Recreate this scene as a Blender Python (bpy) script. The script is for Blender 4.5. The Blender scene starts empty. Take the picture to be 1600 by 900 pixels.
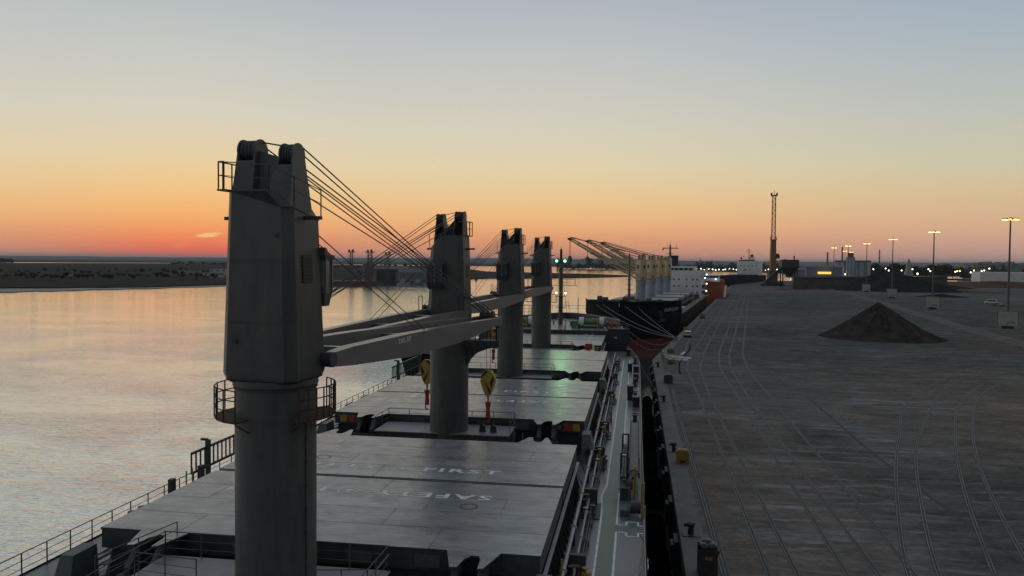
import bpy, math, random
from mathutils import Vector, Matrix
random.seed(7)
R = math.radians
scene = bpy.context.scene
COL = scene.collection

# ------------------------------------------------------------------ camera
CAM = Vector((13.7, 0.0, 22.0))
FPX, YAW, PIT, ROLL = 1244.0, R(8.91), math.atan(42.4 / 1244), R(.46)
_f = Vector((-math.sin(YAW) * math.cos(PIT), math.cos(YAW) * math.cos(PIT), -math.sin(PIT)))
_r = Vector((math.cos(YAW), math.sin(YAW), 0)); _u = _r.cross(_f)
_R = _r * math.cos(ROLL) + _u * math.sin(ROLL); _U = _u * math.cos(ROLL) - _r * math.sin(ROLL)
cam_data = bpy.data.cameras.new('camera'); cam = bpy.data.objects.new('camera', cam_data); COL.objects.link(cam)
m = Matrix((_R, _U, -_f)).transposed().to_4x4(); m.translation = CAM; cam.matrix_world = m
cam_data.sensor_width = 36; cam_data.lens = 36 * FPX / 1600; cam_data.clip_start = .5; cam_data.clip_end = 60000
scene.camera = cam

def gp(px, py, z=0.0):
    """a far spot on the ground of height z seen along this direction"""
    d = _f + _R * ((px - 800) / FPX) + _U * ((450 - py) / FPX)
    t = (z - CAM.z) / d.z
    return CAM + d * t
def dp(px, D, z):
    """a spot at depth D in direction px, at height z"""
    d = _f + _R * ((px - 800) / FPX)
    p = CAM + d * D; p.z = z
    return p

# ------------------------------------------------------------------ materials
MATS = {}
def mat(name, col, rough=.6, metal=0, var=.0, scale=1.0, col2=None, stretch=(1, 1, 1), bump=0, bscale=8, spec=.5, emit=None, estr=0, coat=0):
    if name in MATS: return MATS[name]
    m = bpy.data.materials.new(name); m.use_nodes = True; MATS[name] = m
    nt = m.node_tree; N = nt.nodes; L = nt.links; b = N['Principled BSDF']
    b.inputs['Roughness'].default_value = rough; b.inputs['Metallic'].default_value = metal
    b.inputs['Specular IOR Level'].default_value = spec if (rough < .88 or spec < .1) else 0.0
    if coat: b.inputs['Coat Weight'].default_value = coat
    c = tuple(col) + (1,)
    b.inputs['Base Color'].default_value = c
    if emit:
        b.inputs['Emission Color'].default_value = tuple(emit) + (1,); b.inputs['Emission Strength'].default_value = estr
    if var or col2 or bump:
        g = N.new('ShaderNodeNewGeometry'); mp = N.new('ShaderNodeMapping'); mp.inputs['Scale'].default_value = stretch
        L.new(g.outputs['Position'], mp.inputs['Vector'])
    if var or col2:
        n = N.new('ShaderNodeTexNoise'); n.inputs['Scale'].default_value = scale; n.inputs['Detail'].default_value = 8; n.inputs['Roughness'].default_value = .65
        L.new(mp.outputs[0], n.inputs['Vector'])
        r = N.new('ShaderNodeValToRGB'); r.color_ramp.elements[0].position = .32; r.color_ramp.elements[1].position = .7
        c2 = col2 or tuple(x * (1 + var) for x in col)
        r.color_ramp.elements[0].color = tuple(x * (1 - var) for x in col) + (1,); r.color_ramp.elements[1].color = tuple(c2) + (1,)
        L.new(n.outputs[0], r.inputs[0]); L.new(r.outputs[0], b.inputs['Base Color'])
        mr = N.new('ShaderNodeMapRange'); mr.inputs['To Min'].default_value = max(.05, rough - .12); mr.inputs['To Max'].default_value = min(1, rough + .12)
        L.new(n.outputs[0], mr.inputs[0]); L.new(mr.outputs[0], b.inputs['Roughness'])
    if bump:
        n2 = N.new('ShaderNodeTexNoise'); n2.inputs['Scale'].default_value = bscale; n2.inputs['Detail'].default_value = 6
        L.new(mp.outputs[0], n2.inputs['Vector'])
        bp = N.new('ShaderNodeBump'); bp.inputs['Strength'].default_value = bump; bp.inputs['Distance'].default_value = .05
        L.new(n2.outputs[0], bp.inputs['Height']); L.new(bp.outputs[0], b.inputs['Normal'])
    return m

CRANE = mat('crane_paint', (.085, .095, .095), .5, var=.3, col2=(.118, .112, .10), scale=1.3, stretch=(1.5, 1.5, .35), bump=.12, bscale=1.3)
CRANE_D = mat('crane_dark', (.045, .048, .048), .6, var=.25, scale=1.2)
JIB = mat('jib_paint', (.15, .15, .145), .33, spec=.7, var=.14, scale=.8, stretch=(1, .3, 1))
BLACK = mat('black_steel', (.018, .02, .02), .6)
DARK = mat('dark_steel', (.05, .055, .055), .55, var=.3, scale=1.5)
COVER_END = mat('cover_side_paint', (.055, .07, .07), .5, var=.3, scale=1.0)
PIPE = mat('pipe_paint', (.38, .38, .38), .45, var=.2, scale=2)
RAIL = mat('rail_paint', (.10, .10, .095), .6)
RUST = mat('rusty_rail', (.075, .04, .032), .8, var=.3, scale=3)
GREENBOX = mat('green_grey_paint', (.10, .125, .12), .55, var=.2, scale=2)
ROPE = mat('wire_rope', (.03, .03, .03), .6)
MOOR = mat('mooring_rope', (.2, .21, .2), .9)
WHITE = mat('white_paint', (.75, .75, .74), .5, var=.06, scale=.5)
LINE = mat('white_line', (.85, .86, .84), .6, var=.2, scale=3)
YELLOW = mat('yellow_paint', (.46, .29, .035), .5, var=.15, scale=3)
REDP = mat('red_paint', (.45, .05, .03), .5, var=.2, scale=3)
GREENP = mat('green_paint', (.08, .2, .1), .5, var=.2, scale=2)
ORANGE = mat('orange_paint', (.36, .075, .03), .55, var=.2, scale=.6)
GLASS = mat('window_glass', (.03, .035, .04), .08, spec=.8)
CABGLASS = mat('backlit_cab_glass', (.20, .20, .18), .15, spec=.8)  # pale base stands in for bright water and sky seen through the pane
BLUEP = mat('dark_blue_paint', (.03, .035, .06), .5, var=.2, scale=1)
CREAM = mat('cream_paint', (.66, .50, .29), .6, var=.1, scale=.6)
PALEBLUE = mat('pale_blue_grey_paint', (.34, .37, .42), .6, var=.08, scale=.6)
HULLB = mat('black_hull', (.009, .013, .014), .85, var=.3, scale=.3, spec=.06)
HULLR = mat('red_boot', (.2, .045, .036), .7, spec=.15, var=.2, scale=.4)
CONC = mat('pale_concrete', (.30, .29, .26), .85, var=.16, scale=.5, bump=.3, bscale=3)
RUBBER = mat('black_rubber', (.008, .008, .008), .95)
SKIN = mat('skin', (.45, .28, .2), .6)
HIVIS = mat('hivis_fabric', (.5, .62, .12), .8)
CLOTH = mat('dark_cloth', (.03, .035, .05), .9)
LAMP = mat('sodium_lamp', (.9, .6, .2), .5, emit=(1, .6, .16), estr=7)
LAMPW = mat('white_lamp', (.9, .9, .9), .5, emit=(1, .78, .5), estr=7)
LAMPG = mat('green_white_lamp', (.9, .9, .9), .5, emit=(.22, 1, .38), estr=3.2)
LAMPC = mat('cool_lamp', (.9, .9, .9), .5, emit=(.8, .95, 1), estr=7)

def cover_mat():
    m = bpy.data.materials.new('hatch_cover_paint'); m.use_nodes = True
    nt = m.node_tree; N = nt.nodes; L = nt.links; b = N['Principled BSDF']
    g = N.new('ShaderNodeNewGeometry')
    def noise(sc, st, det=8, rough=.65):
        mp = N.new('ShaderNodeMapping'); mp.inputs['Scale'].default_value = st; L.new(g.outputs['Position'], mp.inputs[0])
        n = N.new('ShaderNodeTexNoise'); n.inputs['Scale'].default_value = sc; n.inputs['Detail'].default_value = det; n.inputs['Roughness'].default_value = rough
        L.new(mp.outputs[0], n.inputs[0]); return n.outputs[0]
    a = noise(.55, (.5, 1.6, 1)); s = noise(2.2, (.35, 2.2, 1)); w = noise(.9, (1, 1, 1), 12, .75)
    r = N.new('ShaderNodeValToRGB'); r.color_ramp.elements[0].position = .3; r.color_ramp.elements[1].position = .72
    r.color_ramp.elements[0].color = (.17, .172, .175, 1); r.color_ramp.elements[1].color = (.43, .425, .41, 1)
    L.new(a, r.inputs[0])
    r2 = N.new('ShaderNodeValToRGB'); r2.color_ramp.elements[0].position = .5; r2.color_ramp.elements[1].position = .72
    r2.color_ramp.elements[0].color = (1, 1, 1, 1); r2.color_ramp.elements[1].color = (.42, .40, .38, 1); L.new(s, r2.inputs[0])
    mx = N.new('ShaderNodeMix'); mx.data_type = 'RGBA'; mx.blend_type = 'MULTIPLY'; mx.inputs[0].default_value = 1
    L.new(r.outputs[0], mx.inputs[6]); L.new(r2.outputs[0], mx.inputs[7]); L.new(mx.outputs[2], b.inputs['Base Color'])
    sc_r = N.new('ShaderNodeValToRGB'); sc_r.color_ramp.elements[0].position = .62; sc_r.color_ramp.elements[1].position = .70
    sc_r.color_ramp.elements[0].color = (0, 0, 0, 1); sc_r.color_ramp.elements[1].color = (.6, .6, .6, 1); L.new(noise(3.0, (.25, 2.4, 1), 10, .8), sc_r.inputs[0])
    sm = N.new('ShaderNodeMix'); sm.data_type = 'RGBA'; L.new(sc_r.outputs[0], sm.inputs[0]); L.new(mx.outputs[2], sm.inputs[6]); sm.inputs[7].default_value = (.55, .55, .54, 1); L.new(sm.outputs[2], b.inputs['Base Color'])
    mr = N.new('ShaderNodeMapRange'); mr.inputs['From Min'].default_value = .3; mr.inputs['From Max'].default_value = .7
    mr.inputs['To Min'].default_value = .2; mr.inputs['To Max'].default_value = .44
    L.new(w, mr.inputs[0]); L.new(mr.outputs[0], b.inputs['Roughness'])
    bp = N.new('ShaderNodeBump'); bp.inputs['Strength'].default_value = .35; bp.inputs['Distance'].default_value = .03
    L.new(s, bp.inputs['Height']); L.new(bp.outputs[0], b.inputs['Normal'])
    b.inputs['Specular IOR Level'].default_value = .85
    return m
COVER = cover_mat()
COVER_FAR = COVER
DECK = mat('deck_paint', (.165, .16, .165), .36, var=.22, scale=.8, stretch=(1, .6, 1), bump=.25, bscale=1.8, spec=.5)
WALK = mat('green_walkway_paint', (.105, .145, .11), .42, var=.18, scale=1.5, bump=.2, bscale=3)
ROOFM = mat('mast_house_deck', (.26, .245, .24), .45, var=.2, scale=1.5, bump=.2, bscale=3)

# ------------------------------------------------------------------ mesh builder
class MB:
    def __init__(s): s.v = []; s.f = []; s.m = []; s.mats = []; s.cur = 0
    def use(s, m):
        if m not in s.mats: s.mats.append(m)
        s.cur = s.mats.index(m); return s
    def add(s, vs, fs):
        o = len(s.v); s.v += [tuple(x) for x in vs]
        for f in fs: s.f.append(tuple(i + o for i in f)); s.m.append(s.cur)
        return s
    def hexa(s, p): return s.add(p, [(3, 2, 1, 0), (4, 5, 6, 7), (0, 1, 5, 4), (1, 2, 6, 5), (2, 3, 7, 6), (3, 0, 4, 7)])
    def box(s, x0, x1, y0, y1, z0, z1):
        return s.hexa([(x0, y0, z0), (x1, y0, z0), (x1, y1, z0), (x0, y1, z0), (x0, y0, z1), (x1, y0, z1), (x1, y1, z1), (x0, y1, z1)])
    def bar(s, p, q, w, h, w2=None, h2=None, drop=0):
        p = Vector(p); q = Vector(q); d = (q - p).normalized(); up = Vector((0, 0, 1))
        if abs(d.z) > .95: up = Vector((0, 1, 0))
        r = d.cross(up).normalized(); u = r.cross(d)
        w2 = w if w2 is None else w2; h2 = h if h2 is None else h2
        a = [p - r * w / 2 - u * h / 2, p + r * w / 2 - u * h / 2, p + r * w / 2 + u * h / 2, p - r * w / 2 + u * h / 2]
        b = [q - r * w2 / 2 - u * h2 / 2, q + r * w2 / 2 - u * h2 / 2, q + r * w2 / 2 + u * h2 / 2, q - r * w2 / 2 + u * h2 / 2]
        return s.hexa(a + b)
    def cone(s, p, q, r1, r2=None, n=12, cap=True):
        p = Vector(p); q = Vector(q); d = (q - p).normalized(); up = Vector((0, 0, 1)) if abs(d.z) < .95 else Vector((0, 1, 0))
        a = d.cross(up).normalized(); b = a.cross(d); r2 = r1 if r2 is None else r2
        vs = []
        for c, rr in ((p, r1), (q, r2)):
            for i in range(n):
                t = 2 * math.pi * i / n; vs.append(c + a * math.cos(t) * rr + b * math.sin(t) * rr)
        fs = [(i, (i + 1) % n, n + (i + 1) % n, n + i) for i in range(n)]
        if cap: fs += [tuple(range(n))[::-1], tuple(range(n, 2 * n))]
        return s.add(vs, fs)
    def tube(s, pts, r, n=6):
        for a, b in zip(pts, pts[1:]): s.cone(a, b, r, r, n, True)
        return s
    def prism(s, poly, z0, z1, tx=None):
        """poly in xy (or mapped by tx(x, y, h))"""
        n = len(poly); t = tx or (lambda x, y, h: (x, y, h))
        vs = [t(x, y, z0) for x, y in poly] + [t(x, y, z1) for x, y in poly]
        return s.add(vs, [tuple(range(n))[::-1], tuple(range(n, 2 * n))] + [(i, (i + 1) % n, n + (i + 1) % n, n + i) for i in range(n)])
    def loft(s, rings, cap=True, closed=True):
        n = len(rings[0]); vs = [p for r in rings for p in r]; fs = []
        for k in range(len(rings) - 1):
            for i in range(n if closed else n - 1):
                j = (i + 1) % n; fs.append((k * n + i, k * n + j, (k + 1) * n + j, (k + 1) * n + i))
        if cap: fs += [tuple(range(n))[::-1], tuple(range((len(rings) - 1) * n, len(rings) * n))]
        return s.add(vs, fs)
    def ball(s, c, r, n=8, sz=1.0):
        rings = []
        for k in range(1, n):
            t = math.pi * k / n
            rings.append([(c[0] + r * math.sin(t) * math.cos(2 * math.pi * i / n), c[1] + r * math.sin(t) * math.sin(2 * math.pi * i / n), c[2] - r * sz * math.cos(t)) for i in range(n)])
        return s.loft(rings)
    def build(s, name, parent=None, m=None, smooth=True):
        me = bpy.data.meshes.new(name); me.from_pydata(s.v, [], s.f)
        for mm in (s.mats or [m or DARK]): me.materials.append(mm)
        if s.mats: me.polygons.foreach_set('material_index', s.m)
        me.validate(); me.update()
        if smooth:
            me.polygons.foreach_set('use_smooth', [True] * len(me.polygons)); me.set_sharp_from_angle(angle=R(32))
        o = bpy.data.objects.new(name, me); COL.objects.link(o)
        if parent is not None: o.parent = parent
        return o

def tag(o, label=None, cat=None, group=None, kind=None):
    if label: o['label'] = label
    if cat: o['category'] = cat
    if group: o['group'] = group
    if kind: o['kind'] = kind
    return o
def empty(name, loc=(0, 0, 0), rz=0, parent=None):
    o = bpy.data.objects.new(name, None); o.location = loc; o.rotation_euler = (0, 0, rz); o.empty_display_size = .2
    COL.objects.link(o)
    if parent is not None: o.parent = parent
    return o
CH = {}
def children(o): return [c for c in COL.objects if c.parent == o]
def copy_tree(o, parent=None):
    c = o.copy(); COL.objects.link(c)
    for k in ('label', 'category', 'group', 'kind'):
        pass
    if parent is not None: c.parent = parent
    for ch in children(o): copy_tree(ch, c)
    return c
def text_mesh(txt, size, bold=0.0, sx=1.0, spacing=1.0):
    cu = bpy.data.curves.new('lettering', 'FONT'); cu.body = txt; cu.size = size; cu.align_x = 'CENTER'; cu.align_y = 'CENTER'
    cu.offset = bold; cu.space_character = spacing; cu.resolution_u = 2
    o = bpy.data.objects.new('lettering', cu); COL.objects.link(o)
    dg = bpy.context.evaluated_depsgraph_get(); me = bpy.data.meshes.new_from_object(o.evaluated_get(dg))
    bpy.data.objects.remove(o)
    for v in me.vertices: v.co.x *= sx
    return me
def text_obj(name, txt, size, loc, rot, m, parent, bold=.0, sx=1, spacing=1.0):
    me = text_mesh(txt, size, bold, sx, spacing); me.materials.clear(); me.materials.append(m)
    o = bpy.data.objects.new(name, me); o.location = loc; o.rotation_euler = rot; COL.objects.link(o)
    if parent is not None: o.parent = parent
    return o
def railing(mb, pts, h=1.05, step=1.8, rails=3, r=.03, rp=.035, n=5):
    for a, b in zip(pts, pts[1:]):
        a = Vector(a); b = Vector(b); L = (b - a).length; k = max(1, round(L / step))
        for i in range(k + 1):
            p = a.lerp(b, i / k); mb.cone(p, p + Vector((0, 0, h)), rp, rp, n, False)
        for j in range(rails):
            z = Vector((0, 0, h * (j + 1) / rails)); mb.cone(a + z, b + z, r if j == rails - 1 else r * .6, None, n, False)
    return mb

# ------------------------------------------------------------------ deck crane
def make_crane(parent, name, loc, rz, S=1.0, zp=17.35, zbase=7.2, paint=CRANE, colpaint=CRANE, jibpaint=JIB, luff=0.0, jl=26.3, head_z=None,
               hook=True, swl=False, low=False, crutch=False, hook_drop=3.4, shoes=False, zs=None, near=False):
    """Local frame: jib along +Y, +X to its right, z measured from the slewing ring at 0"""
    zs = zs or S
    c = MB().use(colpaint)
    rc = 1.42 * S * (.965 if S > 1 else 1)
    zb = zbase - zp
    c.cone((0, 0, zb), (0, 0, -.22), rc, rc, 40)
    c.cone((0, 0, -.22), (0, 0, 0), rc * 1.05, rc * 1.05, 40)
    c.use(CRANE_D); c.cone((0, 0, -.36), (0, 0, -.28), rc * 1.03, rc * 1.03, 40)
    c.use(colpaint); c.cone((0, 0, -1.48), (0, 0, -1.40), rc * 1.015, rc * 1.015, 40)
    if near:  # conduit, weld seams, door outline
        a = R(-20) - rz
        x, y = rc * math.cos(a), rc * math.sin(a)
        c.use(CRANE_D)
        c.cone((x, y, zb), (x, y, -1.5), .035, .035, 6)
        c.use(colpaint)
        for zz in (-4.2, -7.3): c.cone((0, 0, zz), (0, 0, zz + .025), rc * 1.006, rc * 1.006, 40)
        for k in range(8):
            z = -2.2 - k * .9
            c.use(CRANE_D).bar((x * 1.0, y * 1.0, z), (x * 1.045, y * 1.045, z), .12, .05)
    col = c.build(name, parent); col.location = (loc[0], loc[1], zp); col.rotation_euler = (0, 0, rz)
    # house
    H = 6.35 * zs
    plan = [(-1.1, -1.35), (.45, -1.35), (1.1, -1.35), (1.45, -1.0), (1.45, .85), (1.05, 1.3), (.45, 1.3), (-1.05, 1.3), (-1.45, .85), (-1.45, -1.0)]
    def ring(sx, sy, z): return [(x * S * sx, y * S * sy, z(x, y) if callable(z) else z) for x, y in plan]
    top = lambda x, y: H - (.55 if x > .5 else 0) * zs - (.35 if (x > .5 and y > 0) else 0) * zs
    h = MB().use(paint)
    h.loft([ring(.92, .92, .0), ring(.98, .98, .26), ring(.84, .88, top)])
    h.use(CRANE_D).loft([ring(.88, .88, -.05), ring(.95, .95, .03)])
    # roof lip
    if not low:
        h.use(paint).loft([ring(.86, .91, lambda x, y: top(x, y) - .0), ring(.86, .91, lambda x, y: top(x, y) + .05)])
        for sx in (-1, 1):   # louvres on both sides
            h.use(BLACK).add([(sx * S * 1.337, -.5 * S, 3.3 * zs), (sx * S * 1.337, .15 * S, 3.3 * zs), (sx * S * 1.308, .15 * S, 4.25 * zs), (sx * S * 1.308, -.5 * S, 4.25 * zs)], [(0, 1, 2, 3)])
            for k in range(7):
                z = (3.34 + k * .135) * zs; x = sx * S * (1.34 - k * .0045)
                h.use(CRANE_D).bar((x, -.5 * S, z), (x, .15 * S, z), .05, .035)
            h.use(CRANE_D).bar((sx * 1.1 * S, -.2 * S, H - .95), (sx * 1.85 * S, -.2 * S, H - .95), .16, .13)
        if near:
            for (x, z) in ((-.72, 1.5), (.9, 5.4)): h.use(CRANE_D).cone((x * S, -1.36 * S, z), (x * S, -1.40 * S, z), .1, .1, 10)
            for z in (2.2, 4.5): h.use(paint).bar((-1.0 * S, -(1.36 - z * .016) * S * 1.0, z), (1.0 * S, -(1.36 - z * .016) * S, z), .012, .02)
    house = h.build('crane_house', col)
    # sheave towers
    def tower(x0, x1, zt, xb0, xb1, nm='sheave_head'):
        t = MB().use(paint)
        zb_ = H - .7
        for xa, xc in ((x0, xb0), (x1 - .07, xb1 - .07)):
            t.hexa([(xc * S, -1.0 * S, zb_), ((xc + .07) * S, -1.0 * S, zb_), ((xc + .07) * S, .5 * S, zb_), (xc * S, .5 * S, zb_),
                    (xa * S, -.62 * S, zt), ((xa + .07) * S, -.62 * S, zt), ((xa + .07) * S, .12 * S, zt), (xa * S, .12 * S, zt)])
        t.hexa([((xb0 + .07) * S, -.98 * S, zb_), ((xb1 - .07) * S, -.98 * S, zb_), ((xb1 - .07) * S, -.9 * S, zb_), ((xb0 + .07) * S, -.9 * S, zb_),
                ((x0 + .07) * S, -.6 * S, zt - .75 * S), ((x1 - .07) * S, -.6 * S, zt - .75 * S), ((x1 - .07) * S, -.52 * S, zt - .75 * S), ((x0 + .07) * S, -.52 * S, zt - .75 * S)])
        t.hexa([(xb0 * S, -1.03 * S, zb_), (xb1 * S, -1.03 * S, zb_), (xb1 * S, -1.0 * S, zb_), (xb0 * S, -1.0 * S, zb_),
                (x0 * S, -.68 * S, zt - .35 * S), (x1 * S, -.68 * S, zt - .35 * S), (x1 * S, -.65 * S, zt - .35 * S), (x0 * S, -.65 * S, zt - .35 * S)])
        t.use(CRANE_D)
        nn = 4; w = (x1 - x0 - .16) / nn
        for i in range(nn):
            xa = x0 + .08 + i * w
            t.cone(((xa + .015) * S, -.25 * S, zt), ((xa + w - .015) * S, -.25 * S, zt), .37 * S, .37 * S, 18)
        t.use(paint)
        for xa in (x0, x1 - .06): t.cone((xa * S, -.25 * S, zt), ((xa + .06) * S, -.25 * S, zt), .41 * S, .41 * S, 18)
        return t.build(nm, col)
    zl, zr = 8.15 * zs, 7.98 * zs
    tower(-1.08, -.38, zl - .37 * S, -1.12, -.3)
    tower(.5, 1.05, zr - .37 * S, .1, 1.12)
    pn = MB().use(paint)
    pn.hexa([(-.45 * S, -.62 * S, H - .6), (.5 * S, -.62 * S, H - .6), (.5 * S, -.5 * S, H - .6), (-.45 * S, -.5 * S, H - .6),
             (-.45 * S, -.42 * S, H + 1.45 * zs), (.35 * S, -.42 * S, H + (.55 if not near else 1.2) * zs), (.35 * S, -.3 * S, H + (.55 if not near else 1.2) * zs), (-.45 * S, -.3 * S, H + 1.45 * zs)])
    pn.build('sheave_web', col)
    # top platform + rail
    if not low:
        rb = MB().use(RAIL)
        rb.box(-1.34 * S, -1.0 * S, -1.4 * S, .2 * S, H - .0, H + .06)
        railing(rb, [(-1.31 * S, .15 * S, H + .07), (-1.31 * S, -1.36 * S, H + .07), (-1.1 * S, -1.36 * S, H + .07)], 1.0, .9, 2, .028, .03)
        railing(rb, [(-1.1 * S, -1.42 * S, H + .05), (.6 * S, -1.4 * S, H - .1), (1.35 * S, -1.1 * S, H - .5), (1.4 * S, .6 * S, H - .85)], 1.0, 2.2, 2, .022, .026)
        rb.build('top_railing', col)
    # cab on the front, right of centre
    if not low:
        cb = MB().use(CRANE_D)
        x0, x1, y0, y1, z0, z1 = (.4 if near else .05) * S, (1.4 if near else 1.15) * S, (.85 if near else 1.0) * S, (1.42 if near else 1.85) * S, 2.45 * zs, 4.25 * zs
        cb.hexa([(x0, y0, z0), (x1, y0, z0), (x1, y1 - .25, z0), (x0, y1 - .25, z0), (x0, y0, z0 + .5), (x1, y0, z0 + .5), (x1, y1, z0 + .5), (x0, y1, z0 + .5)])
        cb.box(x0 - .06, x1 + .06, y0 - .05, y1 + .1, z1 - .18, z1)
        cb.use(paint).hexa([(x0 - .06, y0 - .05, z1), (x1 + .06, y0 - .05, z1), (x1 + .06, y1 - .3, z1), (x0 - .06, y1 - .3, z1), (x0 - .06, y0 - .1, z1 + .3), (x1 + .06, y0 - .1, z1 + .3), (x1 + .06, y0 + .02, z1 + .3), (x0 - .06, y0 + .02, z1 + .3)])
        for x in (x0, x0 + .52 * S, x1):
            cb.use(JIB).bar((x, y1 - .03, z0 + .5), (x, y1 - .03, z1 - .18), .07, .07)
        cb.bar((x1, y0 + .1, z0 + .5), (x1, y0 + .1, z1 - .18), .07, .07)
        cab = cb.build('cab', col)
        # sloping front glass etc. are the cab's panes: merged in the cab mesh would hide them, so the glass is in the same part
        cg = MB().use(CABGLASS if near else GLASS)
        cg.box(x0 + .03, x1 - .03, y0 + .04, y1 - .06, z0 + .5, z1 - .18)
        if near: cg.box(x1 - .4, x1 - .05, y0 - .02, y0 + .05, z0 + .75, z1 - .25)
        cg.build('cab_window', col)
    # side platform with cage railing
    pf = MB().use(RUST if near else RAIL)
    zq = -1.38
    if near:
        r0, r1 = rc + .02, rc + .72
        for a0, a1 in ((100, 262), (-38, 60)):
            pf = MB().use(RUST)
            aa = [R(a0 + (a1 - a0) * i / 10) for i in range(11)]
            for a, b in zip(aa, aa[1:]):
                pf.hexa([(r0 * math.cos(a), r0 * math.sin(a), zq - .06), (r1 * math.cos(a), r1 * math.sin(a), zq - .06), (r1 * math.cos(b), r1 * math.sin(b), zq - .06), (r0 * math.cos(b), r0 * math.sin(b), zq - .06)] +
                        [(r0 * math.cos(a), r0 * math.sin(a), zq), (r1 * math.cos(a), r1 * math.sin(a), zq), (r1 * math.cos(b), r1 * math.sin(b), zq), (r0 * math.cos(b), r0 * math.sin(b), zq)])
            for k, a in enumerate(aa):
                p = Vector((r1 * math.cos(a), r1 * math.sin(a), zq)); pf.cone(p, p + Vector((0, 0, 1.15)), .03, None, 5, False)
            for z in (.4, .78, 1.15):
                pf.tube([(r1 * math.cos(a), r1 * math.sin(a), zq + z) for a in aa], .024, 5)
            for a in aa[::5]:
                pf.bar((r0 * math.cos(a), r0 * math.sin(a), zq - .5), (r1 * math.cos(a), r1 * math.sin(a), zq - .08), .05, .05)
            pf.build('side_platform', col)
    else:
        for sx in (-1,) if low else (-1, 1):
            pf = MB().use(RAIL)
            pf.box(min(sx * rc, sx * (rc + .8)), max(sx * rc, sx * (rc + .8)), -.6, .7, zq - .06, zq)
            railing(pf, [(sx * rc, -.6, zq), (sx * (rc + .8), -.6, zq), (sx * (rc + .8), .7, zq), (sx * rc, .7, zq)], 1.1, .8, 3, .022, .024)
            pf.build('side_platform', col)
    # jib
    cl, sl = math.cos(luff), math.sin(luff)
    hy, hz, hx = .75 * S, .65, 1.62 * S
    def J(x, t, dz):  # t metres along, dz normal to the jib
        return (x, hy + t * cl - dz * sl, hz + t * sl + dz * cl)
    tip = jl * 1.0
    jb = MB().use(jibpaint)
    hxt = .78 * S
    prof = [(0, .30, .30), (.06, .42, .42), (.3, .48, .75), (.6, .42, .78), (.8, .34, .55), (.94, .26, .34), (1, .2, .22)]
    zdrop = 0.0
    for sx in (-1, 1):
        rings = []
        for f, up, dn in prof:
            x = sx * (hx + (hxt - hx) * f); w = (.34 + .3 * min(1, f / .09) - .26 * f) * S if not low else .3 * (1 - .35 * f); k = S if not low else .72
            rings.append([J(x - w / 2, f * tip, -dn * k * .85), J(x + w / 2, f * tip, -dn * k * .85), J(x + w / 2, f * tip, up * k * .8), J(x - w / 2, f * tip, up * k * .8)])
        jb.loft(rings)
        jb.use(CRANE_D).cone(J(sx * (hx + .2 * S), 0, 0), J(sx * (hx - .35 * S), 0, 0), .27 * S, None, 16).use(jibpaint)
    for f in (.14, .42, .7, .9):
        x = (hx + (hxt - hx) * f); a = J(-x, f * tip, -.15); b = J(x, f * tip, -.15)
        jb.bar(a, b, .4, .55 if f < .8 else .35)
    for f0, f1 in ((.14, .42), (.42, .7)):
        x0_ = hx + (hxt - hx) * f0; x1_ = hx + (hxt - hx) * f1
        jb.use(CRANE_D).bar(J(-x0_, f0 * tip, -.2), J(x1_, f1 * tip, -.2), .14, .2).use(jibpaint)
    for f in (.05, .1) if near else (.03,):
        for sx in ((-1,) if near else (1,)):
            x = sx * (hx + (hxt - hx) * f)
            pa = Vector(J(x, f * tip, .3)); pb = Vector(J(x, f * tip + .75, .3)); jb.use(RAIL).tube([pa, pa + Vector((0, 0, 1.0)), pb + Vector((0, 0, 1.0)), pb], .028, 5).use(jibpaint)
    # head sheaves
    jb.use(CRANE_D)
    for x in (-.45, -.1, .25): jb.cone(J(x * S, tip - .1, .25), J((x + .2) * S, tip - .1, .25), .38 * S, None, 14)
    for x in (-.55, .5): jb.cone(J(x * S, tip + .25, -.1), J((x + .08) * S, tip + .25, -.1), .34 * S, None, 14)
    jb.use(jibpaint)
    for sx in (-1, 1): jb.bar(J(sx * hxt, tip - .8, .0), J(sx * hxt, tip + .5, .0), .16, .5)
    jib = jb.build('jib', col)
    if swl:
        text_obj('lettering', 'S.W.L 30T', .34, J(hx + (hxt - hx) * .27 + .31 * S, .27 * tip, .17), (R(90), 0, R(90) + math.atan2(hx - hxt, tip)), LINE, col, .004, 1.15)
    # ropes
    rp = MB().use(ROPE); rr = .03 if near else .024 if not low else .05
    hd = [J(x * S, tip - .1, .62) for x in (-.5, -.2, .1, .4)]
    tw = [(.62 * S, 0, zr + .02), (.92 * S, 0, zr + .02), (.6 * S, .15 * S, zr - .75), (.95 * S, .15 * S, zr - .8)]
    for a, b in zip(tw, hd): rp.cone(a, b, rr, None, 5, False)
    if not low:
        for x, b in ((-.9, hd[0]), (-.6, hd[1])): rp.cone((x * S, .05, zl - .1), b, rr, None, 5, False)
        rp.cone((-.7 * S, .0, zl - .9), hd[2], rr, None, 5, False)
        for x in (.55, .95): rp.cone((x * S, 1.25 * S, H * .78), J(x * S + .3, tip * .42, .35), rr * .8, None, 5, False)
        rp.cone((-.7 * S, -.1, zl), (.7 * S, -.3, zr - .1), rr, None, 5, False)
    wr = rp.build('wire_rope', col)
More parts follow.
